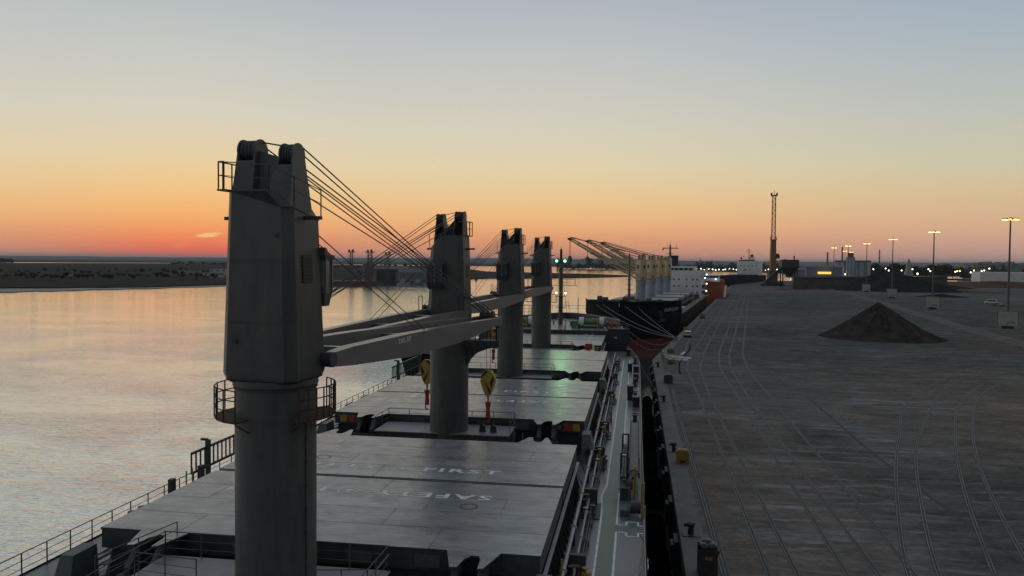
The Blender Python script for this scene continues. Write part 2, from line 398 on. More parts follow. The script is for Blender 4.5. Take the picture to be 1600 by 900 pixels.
    if hook:
        hp = Vector(J(0, tip + .25, -.1)); s_ = 1.0 if not low else 1.2
        top_z = hp.z - hook_drop
        hb = MB().use(ROPE)
        for x in (-.14, .14): hb.cone((x, hp.y, hp.z), (x, hp.y, top_z), .018 if not low else .05, None, 5, False)
        hb.use(YELLOW if not low else DARK)
        pol = [(-.22, 0), (-.5, -.4), (-.56, -.8), (-.34, -1.5), (-.12, -1.9), (.12, -1.9), (.34, -1.5), (.56, -.8), (.5, -.4), (.22, 0)]
        hb.prism(pol, hp.y - .2, hp.y + .2, lambda x, y, hgt: (x * s_, hgt, top_z + y * s_))
        if not low:
            hb.use(BLACK)
            for st in ([(-.44, -.36), (-.49, -.62), (.1, -.02), (-.16, -.02)], [(-.1, -.98), (-.3, -.72), (.18, -1.78), (.27, -1.5), (.12, -1.2)][0:4], [(.16, -.92), (.44, -.38), (.49, -.66), (.3, -1.3)]):
                for sy in (-1, 1):
                    hb.prism(st, hp.y + sy * .203, hp.y + sy * .208, lambda x, y, hgt: (x, hgt, top_z + y))
            hb.use(YELLOW).cone((0, hp.y, top_z - 1.9), (0, hp.y, top_z - 2.35), .09, .07, 8)
            hb.use(REDP).cone((0, hp.y, top_z - 2.35), (0, hp.y, top_z - 2.75), .24, .17, 10)
            hb.cone((0, hp.y, top_z - 2.7), (0, hp.y, top_z - 3.5), .15, .19, 10)
            hb.tube([(0, hp.y, top_z - 3.45), (.14, hp.y, top_z - 3.6), (.1, hp.y, top_z - 3.85), (-.08, hp.y, top_z - 3.8)], .05, 6)
            if shoes:
                hb.use(ROPE)
                for sx in (-1, 1):
                    hb.tube([(0, hp.y, top_z - 3.7), (sx * .42, hp.y, -7.5)], .02, 5)
                    hb.prism([(-.12, 0), (.12, 0), (.1, .4), (-.02, .6), (-.1, .4)], hp.y - .1, hp.y + .1, lambda x, y, hgt: (sx * .42 + x * 2, hgt, -8.06 + y))
        hb.build('hook_block', col)
    return col

# ================================================================== OUR SHIP
ship = tag(empty('cargo_ship', (0, 0, 7.2)), 'grey-decked bulk carrier in the foreground with four dark grey cranes and closed hatches', 'ship')
def sp(mb, name, **k):   # part of our ship given in world coordinates
    o = mb.build(name, ship, **k); o.location = (0, 0, -7.2); return o
def swl(o): o.location.z -= 7.2; return o

ST = [(-8, 14.35), (100, 14.35), (110, 14.3), (116, 14.0), (121, 13.5), (126, 12.95), (130, 12.55), (133, 12.3)]
FC = [(133, 12.6), (137, 12.0), (141, 10.9), (145, 9.6), (149, 8.0), (153, 6.0), (156.5, 3.9), (159, 2.0), (160.4, 0)]
WL = {133: 10.5, 137: 9.2, 141: 7.6, 145: 5.8, 149: 3.9, 153: 2.0, 156.5: .4, 159: .1, 160.4: 0}
hull = MB().use(HULLB)
for s in (-1, 1):
    top = [(s * x, y, 7.2) for y, x in ST] + [(s * x, y, 10.5) for y, x in FC[1:]]
    bot = [(s * x * .99, y, -4) for y, x in ST] + [(s * WL[y], y if y < 156 else 155.5, -4) for y, x in FC[1:]]
    hull.loft([bot, top], cap=False, closed=False)
    fcs = [(s * x, y, 10.5) for y, x in FC]; hull.loft([[(s * x * .98, y, 7.2 if y < 134 else 10.0) for y, x in FC], fcs], False, False)
    # rubbing plate / sheer strake lip
    for (y0, x0), (y1, x1) in zip(ST, ST[1:]): hull.bar((s * (x0 + .02), y0, 7.16), (s * (x1 + .02), y1, 7.16), .08, .2)
hull.loft([[(-14.35, -8, -4), (14.35, -8, -4)], [(-14.35, -8, 7.2), (14.35, -8, 7.2)]], False, False)
sp(hull, 'hull')
dk = MB().use(DECK)
poly = [(x - .03, y) for y, x in ST] + [(-x + .03, y) for y, x in reversed(ST)]
dk.add([(x, y, 7.2) for x, y in poly], [tuple(range(len(poly)))])
sp(dk, 'main_deck', smooth=False)

# walkway with white outline
wk = MB().use(WALK)
ZW = 7.206
Lw = [(28, 11.86), (44.5, 11.86), (46.8, 11.8), (49.2, 11.62), (51.5, 11.64), (53.8, 11.9), (56, 11.93), (121, 11.93)]
Lw = [(28, 11.86), (46.5, 11.84), (50.0, 11.68), (52.5, 11.92), (121, 11.95)]
Rw = [(28, 12.75), (121, 12.85)]
wk.add([(x, y, ZW) for y, x in Lw] + [(x, y, ZW) for y, x in reversed(Rw)], [tuple(range(7))])
wk.add([(12.752, 43.5, ZW), (14.2, 43.5, ZW), (14.2, 44.7, ZW), (12.752, 44.7, ZW)], [(0, 1, 2, 3)])
wk.add([(13.3, 42.9, ZW + .003), (13.95, 42.9, ZW + .003), (13.95, 45.3, ZW + .003), (13.3, 45.3, ZW + .003)], [(0, 1, 2, 3)])
sp(wk, 'walkway', smooth=False)
ln = MB().use(LINE)
def line(pts, w=.11, z=7.214):
    for (x0, y0), (x1, y1) in zip(pts, pts[1:]):
        ln.box(min(x0, x1) - (w / 2 if x0 == x1 else 0), max(x0, x1) + (w / 2 if x0 == x1 else 0), min(y0, y1) - (w / 2 if y0 == y1 else 0), max(y0, y1) + (w / 2 if y0 == y1 else 0), z - .003, z) if (x0 == x1 or y0 == y1) else \
            ln.add([(x0 - w / 2, y0, z), (x0 + w / 2, y0, z), (x1 + w / 2, y1, z), (x1 - w / 2, y1, z)], [(0, 1, 2, 3)])
line([(x, y) for y, x in Lw])
line([(12.76, 28), (12.76, 43.5), (13.3, 43.5), (13.3, 42.9), (13.95, 42.9), (13.95, 43.5), (14.25, 43.5)])
line([(14.25, 44.7), (13.95, 44.7), (13.95, 45.3), (13.3, 45.3), (13.3, 44.7), (12.76, 44.7), (12.76, 51.0)])
line([(12.8, 56), (12.8, 58.2), (13.4, 58.2)]); line([(13.4, 60.2), (12.82, 60.2), (12.82, 121)])
sp(ln, 'walkway_line', smooth=False)

# hatches
HA = [(32.1, 52.1, 9.95, True), (60.1, 80.2, 9.95, True), (87.6, 107.6, 9.95, False), (115.3, 131.3, 8.75, False)]
def fang_poly(hw, y0, y1, aft, fwd):
    """outline of one cover: aft edge y0, forward edge y1; pointed hinge plates on the aft or forward edge"""
    def grp(cx, sgn, ye, d):
        g = [(-1.15, 0), (-.62, -1.8), (-.34, -1.72), (-.22, -.85), (.0, -.45), (.32, -.45), (.44, -.85), (.5, -1.8), (.72, -1.72), (1.15, 0)]
        pts = [(cx + (x if sgn > 0 else x), ye + dy * d) for x, dy in g]
        return pts
    p = []
    p.append((-hw, y0))
    if aft: p += grp(-hw + 3.15, 1, y0, 1)+ grp(hw - 2.8, 1, y0, 1)
    p.append((hw, y0)); p.append((hw, y1))
    if fwd: p += [q for q in reversed(grp(hw - 2.8, 1, y1, -1))] + [q for q in reversed(grp(-hw + 3.15, 1, y1, -1))]
    p.append((-hw, y1))
    return p
for i, (ya, yb, hw, txt) in enumerate(HA):
    co = MB().use(DARK)
    w = hw - .35
    co.box(-w, w, ya + .3, yb - .3, 7.2, 8.95)
    # stays along both sides and the ends
    y = ya + .8
    while y < yb - .5:
        for s in (-1, 1):
            co.add([(s * w, y - .04, 7.2), (s * (w + .75), y - .04, 7.2), (s * (w + .3), y - .04, 8.75), (s * w, y - .04, 8.75),
                    (s * w, y + .04, 7.2), (s * (w + .75), y + .04, 7.2), (s * (w + .3), y + .04, 8.75), (s * w, y + .04, 8.75)],
                   [(0, 1, 2, 3), (4, 5, 6, 7), (0, 1, 5, 4), (1, 2, 6, 5), (2, 3, 7, 6)])
        y += 1.05
    for s in (-1, 1):
        co.use(PIPE).bar((s * (w + .42), ya - .2, 8.72), (s * (w + .42), yb + .1, 8.72), .16, .09)
        co.use(DARK).bar((s * (w + .2), ya, 8.2), (s * (w + .2), yb, 8.2), .22, .06)
    sp(co, 'hatch_coaming')
    ym = (ya + yb) / 2 + .1
    for k, (y0, y1) in enumerate(((ya, ym - .22), (ym + .22, yb))):
        cv = MB().use(COVER)
        pl = fang_poly(hw, y0, y1, k == 0, k == 1)
        cv.add([(x, yy, 9.9) for x, yy in pl], [tuple(range(len(pl)))])
        cv.use(COVER_END)
        n = len(pl)
        cv.add([(x, yy, 9.9) for x, yy in pl] + [(x, yy, 9.82) for x, yy in pl], [(a, (a + 1) % n, n + (a + 1) % n, n + a) for a in range(n)])
        cv.add([(x, yy, 9.82) for x, yy in pl], [tuple(range(n))[::-1]])
        cv.box(-hw + .03, hw - .03, y0 + .03, y1 - .03, 8.97, 9.815)
        # weld seams: across and lengthwise
        cv.use(COVER_END)
        L_ = y1 - y0
        for f in (.26, .5, .74):
            yy = y0 + L_ * f; cv.add([(-hw + .05, yy - .018, 9.903), (hw - .05, yy - .018, 9.903), (hw - .05, yy + .018, 9.903), (-hw + .05, yy + .018, 9.903)], [(0, 1, 2, 3)])
        for j, (xx, f0, f1) in enumerate(((-6.2, 0, .26), (-3.2, .26, .5), (-.8, 0, .26), (2.3, .26, .5), (5.2, 0, .26), (7.4, .5, .74), (-5.4, .74, 1), (.6, .74, 1), (3.6, .5, .74), (-7.6, .5, .74))):
            xx *= hw / 9.95
            cv.add([(xx - .015, y0 + L_ * f0 + .02, 9.9035), (xx + .015, y0 + L_ * f0 + .02, 9.9035), (xx + .015, y0 + L_ * f1 - .02, 9.9035), (xx - .015, y0 + L_ * f1 - .02, 9.9035)], [(0, 1, 2, 3)])
        # joint lip
        yj = y1 if k == 0 else y0
        cv.use(COVER).box(-hw + .02, hw - .02, yj - .10, yj + .10, 9.80, 9.86)
        # painted squares on the aft face
        if k == 0 and i in (1, 3):
            for xx, mm in ((-hw + .75, YELLOW), (-hw + 1.45, REDP), (-hw + 1.95, GREENP), (hw - .65, YELLOW), (hw - 1.35, REDP), (hw - 1.95, PIPE)):
                q = .27 if mm not in (GREENP, PIPE) else .12
                cv.use(mm).box(xx - q, xx + q, y0 + .0, y0 + .029, 9.38 - q, 9.38 + q)
        if k == 0 and i == 0:
            cv.use(YELLOW).box(7.55, 7.6, y0, y0 + .029, 9.2, 9.5); cv.box(7.75, 7.8, y0, y0 + .029, 9.2, 9.5)
            cv.use(DARK).box(8.3, 9.0, y0 - .02, y0 + .028, 9.1, 9.6)
        if k == 0:   # shallow recessed lockers on the aft face
            cv.use(GREENBOX)
            for xx in (-3.6, 1.6, 4.6): cv.box(xx, xx + 1.1, y0 - .015, y0 + .028, 9.1, 9.62)
        cov = sp(cv, 'hatch_cover')
        if txt:   # SAFETY FIRST lettering, facing the middle joint
            flip = (k == 0)
            xc, yc = (-.33, 39.55 if ya < 40 else 67.6) if flip else (-.33, 44.35 if ya < 40 else 72.6)
            rz = math.pi if flip else 0
            sg = -1 if flip else 1
            for word, wx in (('SAFETY', -3.8), ('FIRST', 4.2)):
                text_obj('lettering', word, 1.05, (xc + sg * wx, yc, 9.908), (0, 0, rz), LINE, cov, .03, 1.5, 1.25)
            em = MB().use(LINE)
            for a0 in range(0, 360, 20):
                a, b = R(a0), R(a0 + 20)
                em.add([(.42 * math.cos(a) * 1.2, .42 * math.sin(a), 0), (.5 * math.cos(a) * 1.2, .5 * math.sin(a), 0), (.5 * math.cos(b) * 1.2, .5 * math.sin(b), 0), (.42 * math.cos(b) * 1.2, .42 * math.sin(b), 0)], [(0, 1, 2, 3)])
            em.add([(-.1, -.3, 0), (.1, -.3, 0), (.1, .3, 0), (-.1, .3, 0)], [(0, 1, 2, 3)]); em.add([(-.3, -.09, .001), (.3, -.09, .001), (.3, .09, .001), (-.3, .09, .001)], [(0, 1, 2, 3)])
            e = em.build('emblem', cov); e.location = (xc + sg * .75, yc, 9.908)
            rg = MB().use(COVER_END)
            for a0 in range(0, 360, 15):
                a, b = R(a0), R(a0 + 15)
                rg.add([(.38 * math.cos(a), .38 * math.sin(a), 0), (.46 * math.cos(a), .46 * math.sin(a), 0), (.46 * math.cos(b), .46 * math.sin(b), 0), (.38 * math.cos(b), .38 * math.sin(b), 0)], [(0, 1, 2, 3)])
            r_ = rg.build('ring_marking', cov); r_.location = (5.66 if flip else -5.14, (38.0 if ya < 40 else 66.3) if flip else (46.1 if ya < 40 else 74.2), 9.909)
    # hinge arms at the ends
    for ye, d in ((ya, -1), (yb, 1)):
        for cx in (-hw + 3.15, hw - 2.8):
            ha = MB().use(COVER_END)
            for dx in (-.5, .58):
                ha.prism([(0, 8.0), (1.9, 7.9), (2.0, 9.0), (1.2, 9.75), (0, 9.75)], cx + dx - .14, cx + dx + .14, lambda x, y, h_: (h_, ye + d * x, y - (0 if d < 0 else .1)))
            ha.use(DARK).cone((cx - .8, ye + d * 1.7, 8.5), (cx + .9, ye + d * 1.7, 8.5), .16, None, 10)
            ha.box(cx - .9, cx + 1.0, ye + d * 2.0 - .15, ye + d * 2.0 + .15, 7.2, 8.7)
            sp(ha, 'hinge_arm')
    # corner bracket towers at the aft end of each hatch
    for s in (-1, 1):
        bk = MB().use(GREENBOX)
        x0 = s * (hw - .1); x1 = s * (hw + .95)
        bk.hexa([(x0, ya - 2.3, 7.2), (x1, ya - 2.3, 7.2), (x1, ya - .2, 7.2), (x0, ya - .2, 7.2), (x0, ya - 1.9, 9.3), (x1 - s * .45, ya - 1.9, 9.3), (x1 - s * .45, ya - .4, 9.3), (x0, ya - .4, 9.3)] if s > 0 else
                [(x1, ya - 2.3, 7.2), (x0, ya - 2.3, 7.2), (x0, ya - .2, 7.2), (x1, ya - .2, 7.2), (x1 + .45, ya - 1.9, 9.3), (x0, ya - 1.9, 9.3), (x0, ya - .4, 9.3), (x1 + .45, ya - .4, 9.3)])
        bk.use(BLACK).cone(((x0 + x1) / 2, ya - 2.36, 8.1), ((x0 + x1) / 2, ya - 2.2, 8.1), .26, .26, 14)
        sp(bk, 'cover_stopper')

# mast houses with railings
for k, yc in enumerate((28.8, 57.6, 86.4, 114.3)):
    mh = MB()
    y0, y1 = yc - 2.9, yc + 1.55
    if k == 3: y0, y1 = 110.2, 114.6
    if k == 0: y0, y1 = 25.2, 30.7
    x0, x1 = -5.3, 4.65
    if k == 0: x0, x1 = -5.9, 3.9
    ZR = 9.38
    if k in (1, 2): y0, y1 = yc - 1.3, yc + 2.0
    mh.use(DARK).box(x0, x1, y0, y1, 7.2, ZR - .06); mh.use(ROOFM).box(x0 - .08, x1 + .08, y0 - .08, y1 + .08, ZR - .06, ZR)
    sp(mh, 'mast_house')
    rl = MB().use(RAIL)
    railing(rl, [(x0, y0, 9.38), (x0, y1, 9.38), (x1, y1, 9.38), (x1, y0 + .9, 9.38)], 1.05, 1.7, 3, .024, .028)
    rl.bar((x1 + .3, y0 + .1, 7.4), (x1 + .3, y0 + 1.5, 9.36), .05, .08); rl.bar((x1 + .9, y0 + .1, 7.4), (x1 + .9, y0 + 1.5, 9.36), .05, .08)
    rl.tube([(x1 + .3, y0 + .1, 8.3), (x1 + .3, y0 + 1.5, 10.35), (x1 + .3, y1 - .8, 10.4)], .025)
    if k == 0:
        railing(rl, [(x0 - 1.0, 27.6, 9.38), (x0 - .2, 31.9, 9.38)], 1.05, 2.1, 3, .024, .028)
        railing(rl, [(x0 + .2, 28.3, 9.38), (-2.9, 28.0, 9.38)], 1.05, 1.5, 3, .024, .028)
        railing(rl, [(3.9, 28.2, 9.38), (2.0, 27.8, 9.38)], 1.05, 1.2, 3, .024, .028)
    sp(rl, 'railing')

# side pipes, starboard and port
for s in (1, -1):
    for x, z, r, mm in ((10.62, 8.15, .10, PIPE), (11.0, 7.62, .075, PIPE), (11.22, 7.5, .05, DARK), (11.34, 7.46, .035, RAIL)):
        p = MB().use(mm)
        p.cone((s * x, 24, z), (s * x, 121, z), r, None, 8)
        for y in range(26, 120, 3): p.use(DARK).box(s * x - .09, s * x + .09, y - .05, y + .05, 7.2, z - r * .2)
        for y in range(29, 120, 6): p.use(mm).cone((s * x, y, z), (s * x, y + .12, z), r * 1.7, None, 8)
        sp(p, 'pipe')
    st = MB().use(DARK).box(min(s * 10.42, s * 10.58), max(s * 10.42, s * 10.58), 33, 121.5, 7.2, 7.3)
    for y in range(33, 121, 1):
        if (y * 7) % 3 == 0: st.bar((s * 9.9, y, 8.6), (s * 10.5, y + .3, 7.25), .05, .05)
    sp(st, 'coaming_bracket')
# valve clusters on the starboard side
for yy in (34.5, 45.5, 56.6, 66.2, 82.5, 96, 109):
    v = MB().use(DARK).box(10.6, 11.75, yy - .1, yy + 2.85, 7.2, 7.26)
    rr = random.Random(int(yy))
    for k in range(7):
        x = 10.7 + rr.random() * .9; y = yy + rr.random() * 2.4; z = 7.5 + rr.random() * .7
        v.use([RUST, YELLOW, PIPE, DARK, DARK, GREENP, RUST][k]).cone((x, y, 7.2), (x, y, z), .06, None, 8)
        v.cone((x, y, z), (x, y, z + .04), .17, .17, 10)
        v.box(x - .16, x + .16, y - .1, y + .1, 7.35, 7.55)
    v.use(YELLOW).bar((10.6, yy, 7.3), (10.6, yy, 8.9), .07, .07); v.use(DARK).box(10.45, 11.5, yy + 2.5, yy + 2.8, 7.25, 8.2)
    sp(v, 'valve_cluster')
for yy, c in ((56.0, True), (53.6, False), (73.0, True), (70.8, False)):
    q = MB().use(REDP if c else DARK)
    for a0 in range(0, 360, 30):
        a, b = R(a0), R(a0 + 30)
        q.use(REDP).add([(11.55 + .26 * math.cos(a), yy + .5 * math.sin(a), 7.209), (11.55 + .33 * math.cos(a), yy + .62 * math.sin(a), 7.209), (11.55 + .33 * math.cos(b), yy + .62 * math.sin(b), 7.209), (11.55 + .26 * math.cos(b), yy + .5 * math.sin(b), 7.209)], [(0, 1, 2, 3)])
    if c: q.use(DARK).cone((11.55, yy, 7.2), (11.55, yy, 8.2), .07, None, 8); q.cone((11.55, yy, 8.2), (11.55, yy, 8.25), .12, None, 8)
    sp(q, 'sounding_pipe')

# deck-edge railings
rl = MB().use(PIPE)
railing(rl, [(14.25, 26, 7.2), (14.25, 42.6, 7.2)], 1.1, 1.6, 3, .026, .03)
railing(rl, [(14.25, 45.6, 7.2), (14.25, 66.5, 7.2)], 1.1, 1.6, 3, .026, .03)
railing(rl, [(14.25, 66.6, 7.2), (14.25, 100, 7.2), (14.2, 110, 7.2), (13.9, 116, 7.2), (13.4, 121, 7.2), (12.85, 126, 7.2), (12.3, 132, 7.2)], 1.1, 1.6, 3, .026, .03)
sp(rl, 'railing')
rl = MB().use(RAIL)
railing(rl, [(-14.25, 26, 7.2), (-14.25, 100, 7.2), (-14.2, 110, 7.2), (-13.9, 116, 7.2), (-13.4, 121, 7.2), (-12.85, 126, 7.2), (-12.3, 132, 7.2)], 1.1, 1.62, 3, .028, .035)
for y in (44.5, 47.8): rl.use(DARK).box(-14.4, -14.1, y - .2, y + .2, 7.3, 8.5)
rl.use(YELLOW)
for y in (46.0, 46.7): rl.cone((-14.2, y, 7.2), (-14.2, y, 8.6), .05, None, 6)
for y in (75, 79.5): rl.use(DARK).box(-14.4, -13.8, y - .9, y + .9, 7.25, 7.75)
sp(rl, 'railing')
# stowed accommodation ladders on the port side
for y0, y1 in ((47.5, 60.0), (90.5, 103.5)):
    g = MB().use(DARK)
    for z in (8.0, 9.3): g.bar((-14.75, y0, z), (-14.75, y1, z), .12, .14)
    y = y0
    while y < y1: g.bar((-14.75, y, 8.0), (-14.75, y, 9.3), .07, .1); y += .55
    for y in (y0 + 1.6, y1 - 2): g.bar((-14.5, y, 7.2), (-14.5, y, 9.9), .3, .2); g.bar((-14.5, y, 9.9), (-15.0, y, 9.9), .15, .15)
    g.use(PIPE).bar((-14.68, y0, 9.4), (-14.68, y1, 9.4), .06, .05)
    sp(g, 'accommodation_ladder')
# starboard gangway and its hoisting frame
g = MB().use(DARK)
for x in (13.35, 14.0): g.bar((x, 50.5, 8.5), (x, 66.0, 8.7), .1, .34)
y = 50.6
while y < 66: g.bar((13.35, y, 8.5), (14.0, y, 8.5), .05, .05); y += .45
for x in (13.35, 14.0):
    y = 51
    while y < 65.5: g.cone((x, y, 8.6), (x, y, 9.5), .025, None, 5, False); y += 1.4
    g.tube([(x, 51, 9.5), (x, 65.4, 9.6)], .026)
g.use(GREENBOX).bar((13.68, 51, 8.72), (13.68, 65.5, 8.85), .5, .03)
sp(g, 'gangway')
g = MB().use(DARK)
for x in (12.95, 13.12, 13.6): g.cone((x, 49.5, 8.6), (x, 58.5, 8.6), .09, None, 8)
g.box(12.85, 13.5, 48.2, 50.2, 7.2, 8.3); g.use(GREENBOX).box(12.9, 13.5, 46.2, 48.0, 7.2, 7.6)
g.use(DARK)
for x, y in ((12.85, 51.8), (13.25, 51.8), (12.85, 57.5), (13.25, 57.5)): g.cone((x, y, 7.2), (x, y, 9.6), .07, None, 6)
g.bar((12.85, 51.8, 9.6), (13.3, 51.8, 9.6), .1, .1); g.bar((12.85, 57.5, 9.6), (13.3, 57.5, 9.6), .1, .1)
g.use(PIPE).box(12.8, 13.35, 51.9, 52.4, 9.3, 9.42)
g.use(YELLOW).bar((13.75, 50.0, 7.2), (13.75, 50.0, 9.2), .14, .14); g.bar((14.2, 46.0, 7.2), (14.25, 46.0, 9.3), .12, .12)
g.use(RUST).cone((13.2, 49.0, 8.3), (13.6, 49.0, 8.3), .3, None, 12)
g.use(DARK).cone((13.5, 46.5, 7.7), (14.1, 46.5, 7.7), .35, None, 14)
for x in (13.4, 13.9, 14.15): g.bar((x, 45.7, 7.2), (x, 47.9, 8.6), .05, .08)
sp(g, 'gangway_winch')
g = MB().use(YELLOW)
g.bar((14.28, 42.0, 7.25), (14.0, 40.2, 8.3), .05, .05); g.bar((14.28, 42.9, 7.3), (14.28, 42.9, 8.9), .1, .1)
g.bar((13.95, 37.2, 7.3), (14.2, 38.4, 8.4), .04, .04); g.use(PIPE).bar((13.7, 35, 7.26), (14.1, 38.6, 7.26), .04, .03)
sp(g, 'pilot_ladder_post')
# bitts, fairleads, small deck houses on starboard deck
for x, y in ((13.6, 96.0), (13.7, 86.0), (13.6, 117.0), (13.7, 73.5), (-13.5, 40.0), (-13.5, 86.0)):
    b = MB().use(DARK).box(x - .35, x + .35, y - .8, y + .8, 7.2, 7.32)
    for dy in (-.45, .45): b.cone((x, y + dy, 7.3), (x, y + dy, 8.0), .19, None, 12); b.cone((x, y + dy, 8.0), (x, y + dy, 8.08), .25, None, 12)
    sp(b, 'bitts')
for x, y, w, h in ((13.15, 86.0, .32, 1.5), (12.95, 108.0, .3, 1.1), (12.6, 126.5, .35, 1.0), (13.75, 103.0, .35, 1.4), (13.8, 82.0, .35, 1.0), (13.7, 99.5, .3, .9)):
    b = MB().use(DARK).box(x - w, x + w, y - .5, y + .5, 7.2, 7.2 + h); b.use(GREENBOX).box(x - w - .05, x + w + .05, y - .55, y + .55, 7.2 + h, 7.26 + h)
    b.use(BLACK).box(x - w + .08, x + w - .08, y - .52, y - .502, 7.35, 7.1 + h); sp(b, 'vent_box')

# forecastle
fc = MB().use(DARK)
poly = [(x, y) for y, x in FC] + [(-x, y) for y, x in reversed(FC[:-1])]
fc.use(DECK).add([(x * .995, y, 10.504) for x, y in poly], [tuple(range(len(poly)))])
sp(fc, 'forecastle_deck', smooth=False)
fb = MB().use(GREENBOX)
fb.use(COVER_END).add([(-12.55, 132.98, 7.2), (12.55, 132.98, 7.2), (12.55, 132.98, 10.5), (-12.55, 132.98, 10.5)], [(0, 1, 2, 3)])
fb.use(BLUEP).box(9.0, 12.6, 132.3, 132.97, 7.2, 10.9)
fb.use(PIPE).box(10.1, 10.6, 132.27, 132.3, 9.3, 9.6)
for x in (-11, -7, -3, 3, 7): fb.use(DARK).box(x, x + .9, 132.85, 132.97, 7.5, 9.3)
sp(fb, 'forecastle_bulkhead')
bw = MB().use(DARK)
pts = [(x, y) for y, x in FC]
for s in (-1, 1):
    for (x0, y0), (x1, y1) in zip(pts[2:], pts[3:]):
        bw.hexa([(s * x0, y0, 10.5), (s * x1, y1, 10.5), (s * (x1 - .1), y1 - .05, 10.5), (s * (x0 - .1), y0 - .05, 10.5), (s * (x0 + .15), y0, 11.65), (s * (x1 + .15), y1, 11.65), (s * (x1 + .02), y1 - .05, 11.65), (s * (x0 + .02), y0 - .05, 11.65)])
        bw.use(PIPE).bar((s * (x0 + .08), y0, 11.68), (s * (x1 + .08), y1, 11.68), .16, .06).use(DARK)
    railing(bw, [(s * 12.5, 133, 10.5), (s * 11.9, 137, 10.5), (s * 10.9, 141, 10.5)], 1.1, 1.5, 3, .03, .03)
railing(bw, [(12.4, 133.1, 10.5), (7.0, 133.1, 10.5)], 1.1, 1.5, 3, .03, .03)
railing(bw, [(-4, 150, 10.5), (-4, 153, 12.4), (4.2, 153, 12.4)], 1.1, 1.5, 2, .03, .03)
sp(bw, 'bulwark')
for xc in (6.2, -6.2):
    wl = MB().use(WHITE)
    s = 1 if xc > 0 else -1
    wl.cone((xc - 2.3, 138.5, 11.5), (xc - 1.5, 138.5, 11.5), .85, None, 16); wl.cone((xc + 1.2, 138.5, 11.5), (xc + 2.0, 138.5, 11.5), .85, None, 16)
    wl.use(GREENP).cone((xc - 1.5, 138.5, 11.5), (xc + 1.2, 138.5, 11.5), .6, None, 16); wl.cone((xc + 2.0, 138.5, 11.5), (xc + 2.4, 138.5, 11.5), .9, None, 16)
    wl.use(DARK).box(xc - 2.4, xc + 2.5, 137.6, 139.4, 10.5, 10.8)
    wl.use(YELLOW).box(xc + .8, xc + 1.0, 137.4, 137.6, 10.5, 12.2); wl.box(xc - 1.4, xc + .9, 137.4, 137.55, 10.95, 11.1)
    wl.use(GREENP).box(xc - 3.6, xc - 2.5, 137.8, 139.2, 10.5, 11.7)
    sp(wl, 'mooring_winch')
for k, (xc, yc) in enumerate(((8.9, 139.5), (9.7, 138.3), (7.6, 144.0))):
    rb = MB().use(REDP if k != 1 else ORANGE)
    for j in range(14):
        a = random.random() * 6.28; r_ = random.random() * .7; x, y, z = xc + r_ * math.cos(a), yc + r_ * math.sin(a), 10.6 + random.random() * .8 * (1 - r_)
        rb.tube([(x - .5, y, z), (x, y + .3, z + .15), (x + .5, y - .1, z)], .11, 6)
    sp(rb, 'rope_pile')
dt = MB().use(DARK)
rr = random.Random(3)
for k in range(46):
    x = rr.uniform(-11, 11.5); y = rr.uniform(134, 150)
    if abs(x) > 13 - (y - 133) * .4: continue
    h = rr.uniform(.3, 1.1); dt.use(rr.choice([DARK, DARK, GREENBOX, PIPE, GREENP, YELLOW, WHITE, BLACK]))
    if rr.random() < .5: dt.cone((x, y, 10.5), (x, y, 10.5 + h), .13, None, 8); dt.cone((x, y, 10.5 + h), (x, y, 10.6 + h), .26, .2, 8)
    else: dt.box(x - .2, x + .2, y - .2, y + .2, 10.5, 10.5 + h * .6)
sp(dt, 'deck_fittings')
fm = MB().use(CRANE)
fm.cone((0, 145, 10.5), (0, 145, 21.6), .42, .34, 16); fm.use(RUST).cone((0, 145, 21.6), (0, 145, 24.2), .26, .22, 12); fm.cone((0, 145, 24.2), (0, 145, 24.6), .05, None, 6)
fm.use(DARK).bar((-1.3, 145, 22.0), (1.3, 145, 22.0), .1, .1); fm.bar((-3, 145, 17.6), (3.0, 145, 17.6), .08, .08)
railing(fm, [(-.3, 144.3, 17.6), (2.6, 144.3, 17.6), (2.6, 145.6, 17.6)], 1.1, 1.2, 2, .03, .03)
for z in (13.6, 15.6): fm.box(-.9, .9, 144.2, 145, z, z + .08)
railing(fm, [(.3, 144.2, 13.6), (1.5, 144.2, 13.6)], 1, .6, 2, .03, .03)
fmo = sp(fm, 'foremast')
for x in (-.75, .75):
    b = MB().use(DARK).box(x - .2, x + .2, 144.55, 144.85, 21.75, 22.25); b.use(LAMPG).ball((x, 144.45, 22.05), .24, 8); sp(b, 'mast_lamp')
for x in (-.8, .9):
    b = MB().use(DARK).box(x - .15, x + .15, 144.7, 144.95, 16.0, 16.3); b.use(LAMPW).ball((x, 144.6, 16.2), .16, 8); sp(b, 'mast_lamp')
fst = MB().use(ROPE).cone((0, 145, 21), (0, 158.5, 12), .03, None, 4, False)
fst.cone((2.9, 149, 10.5), (2.9, 149, 15.2), .06, None, 6)
sp(fst, 'forestay')
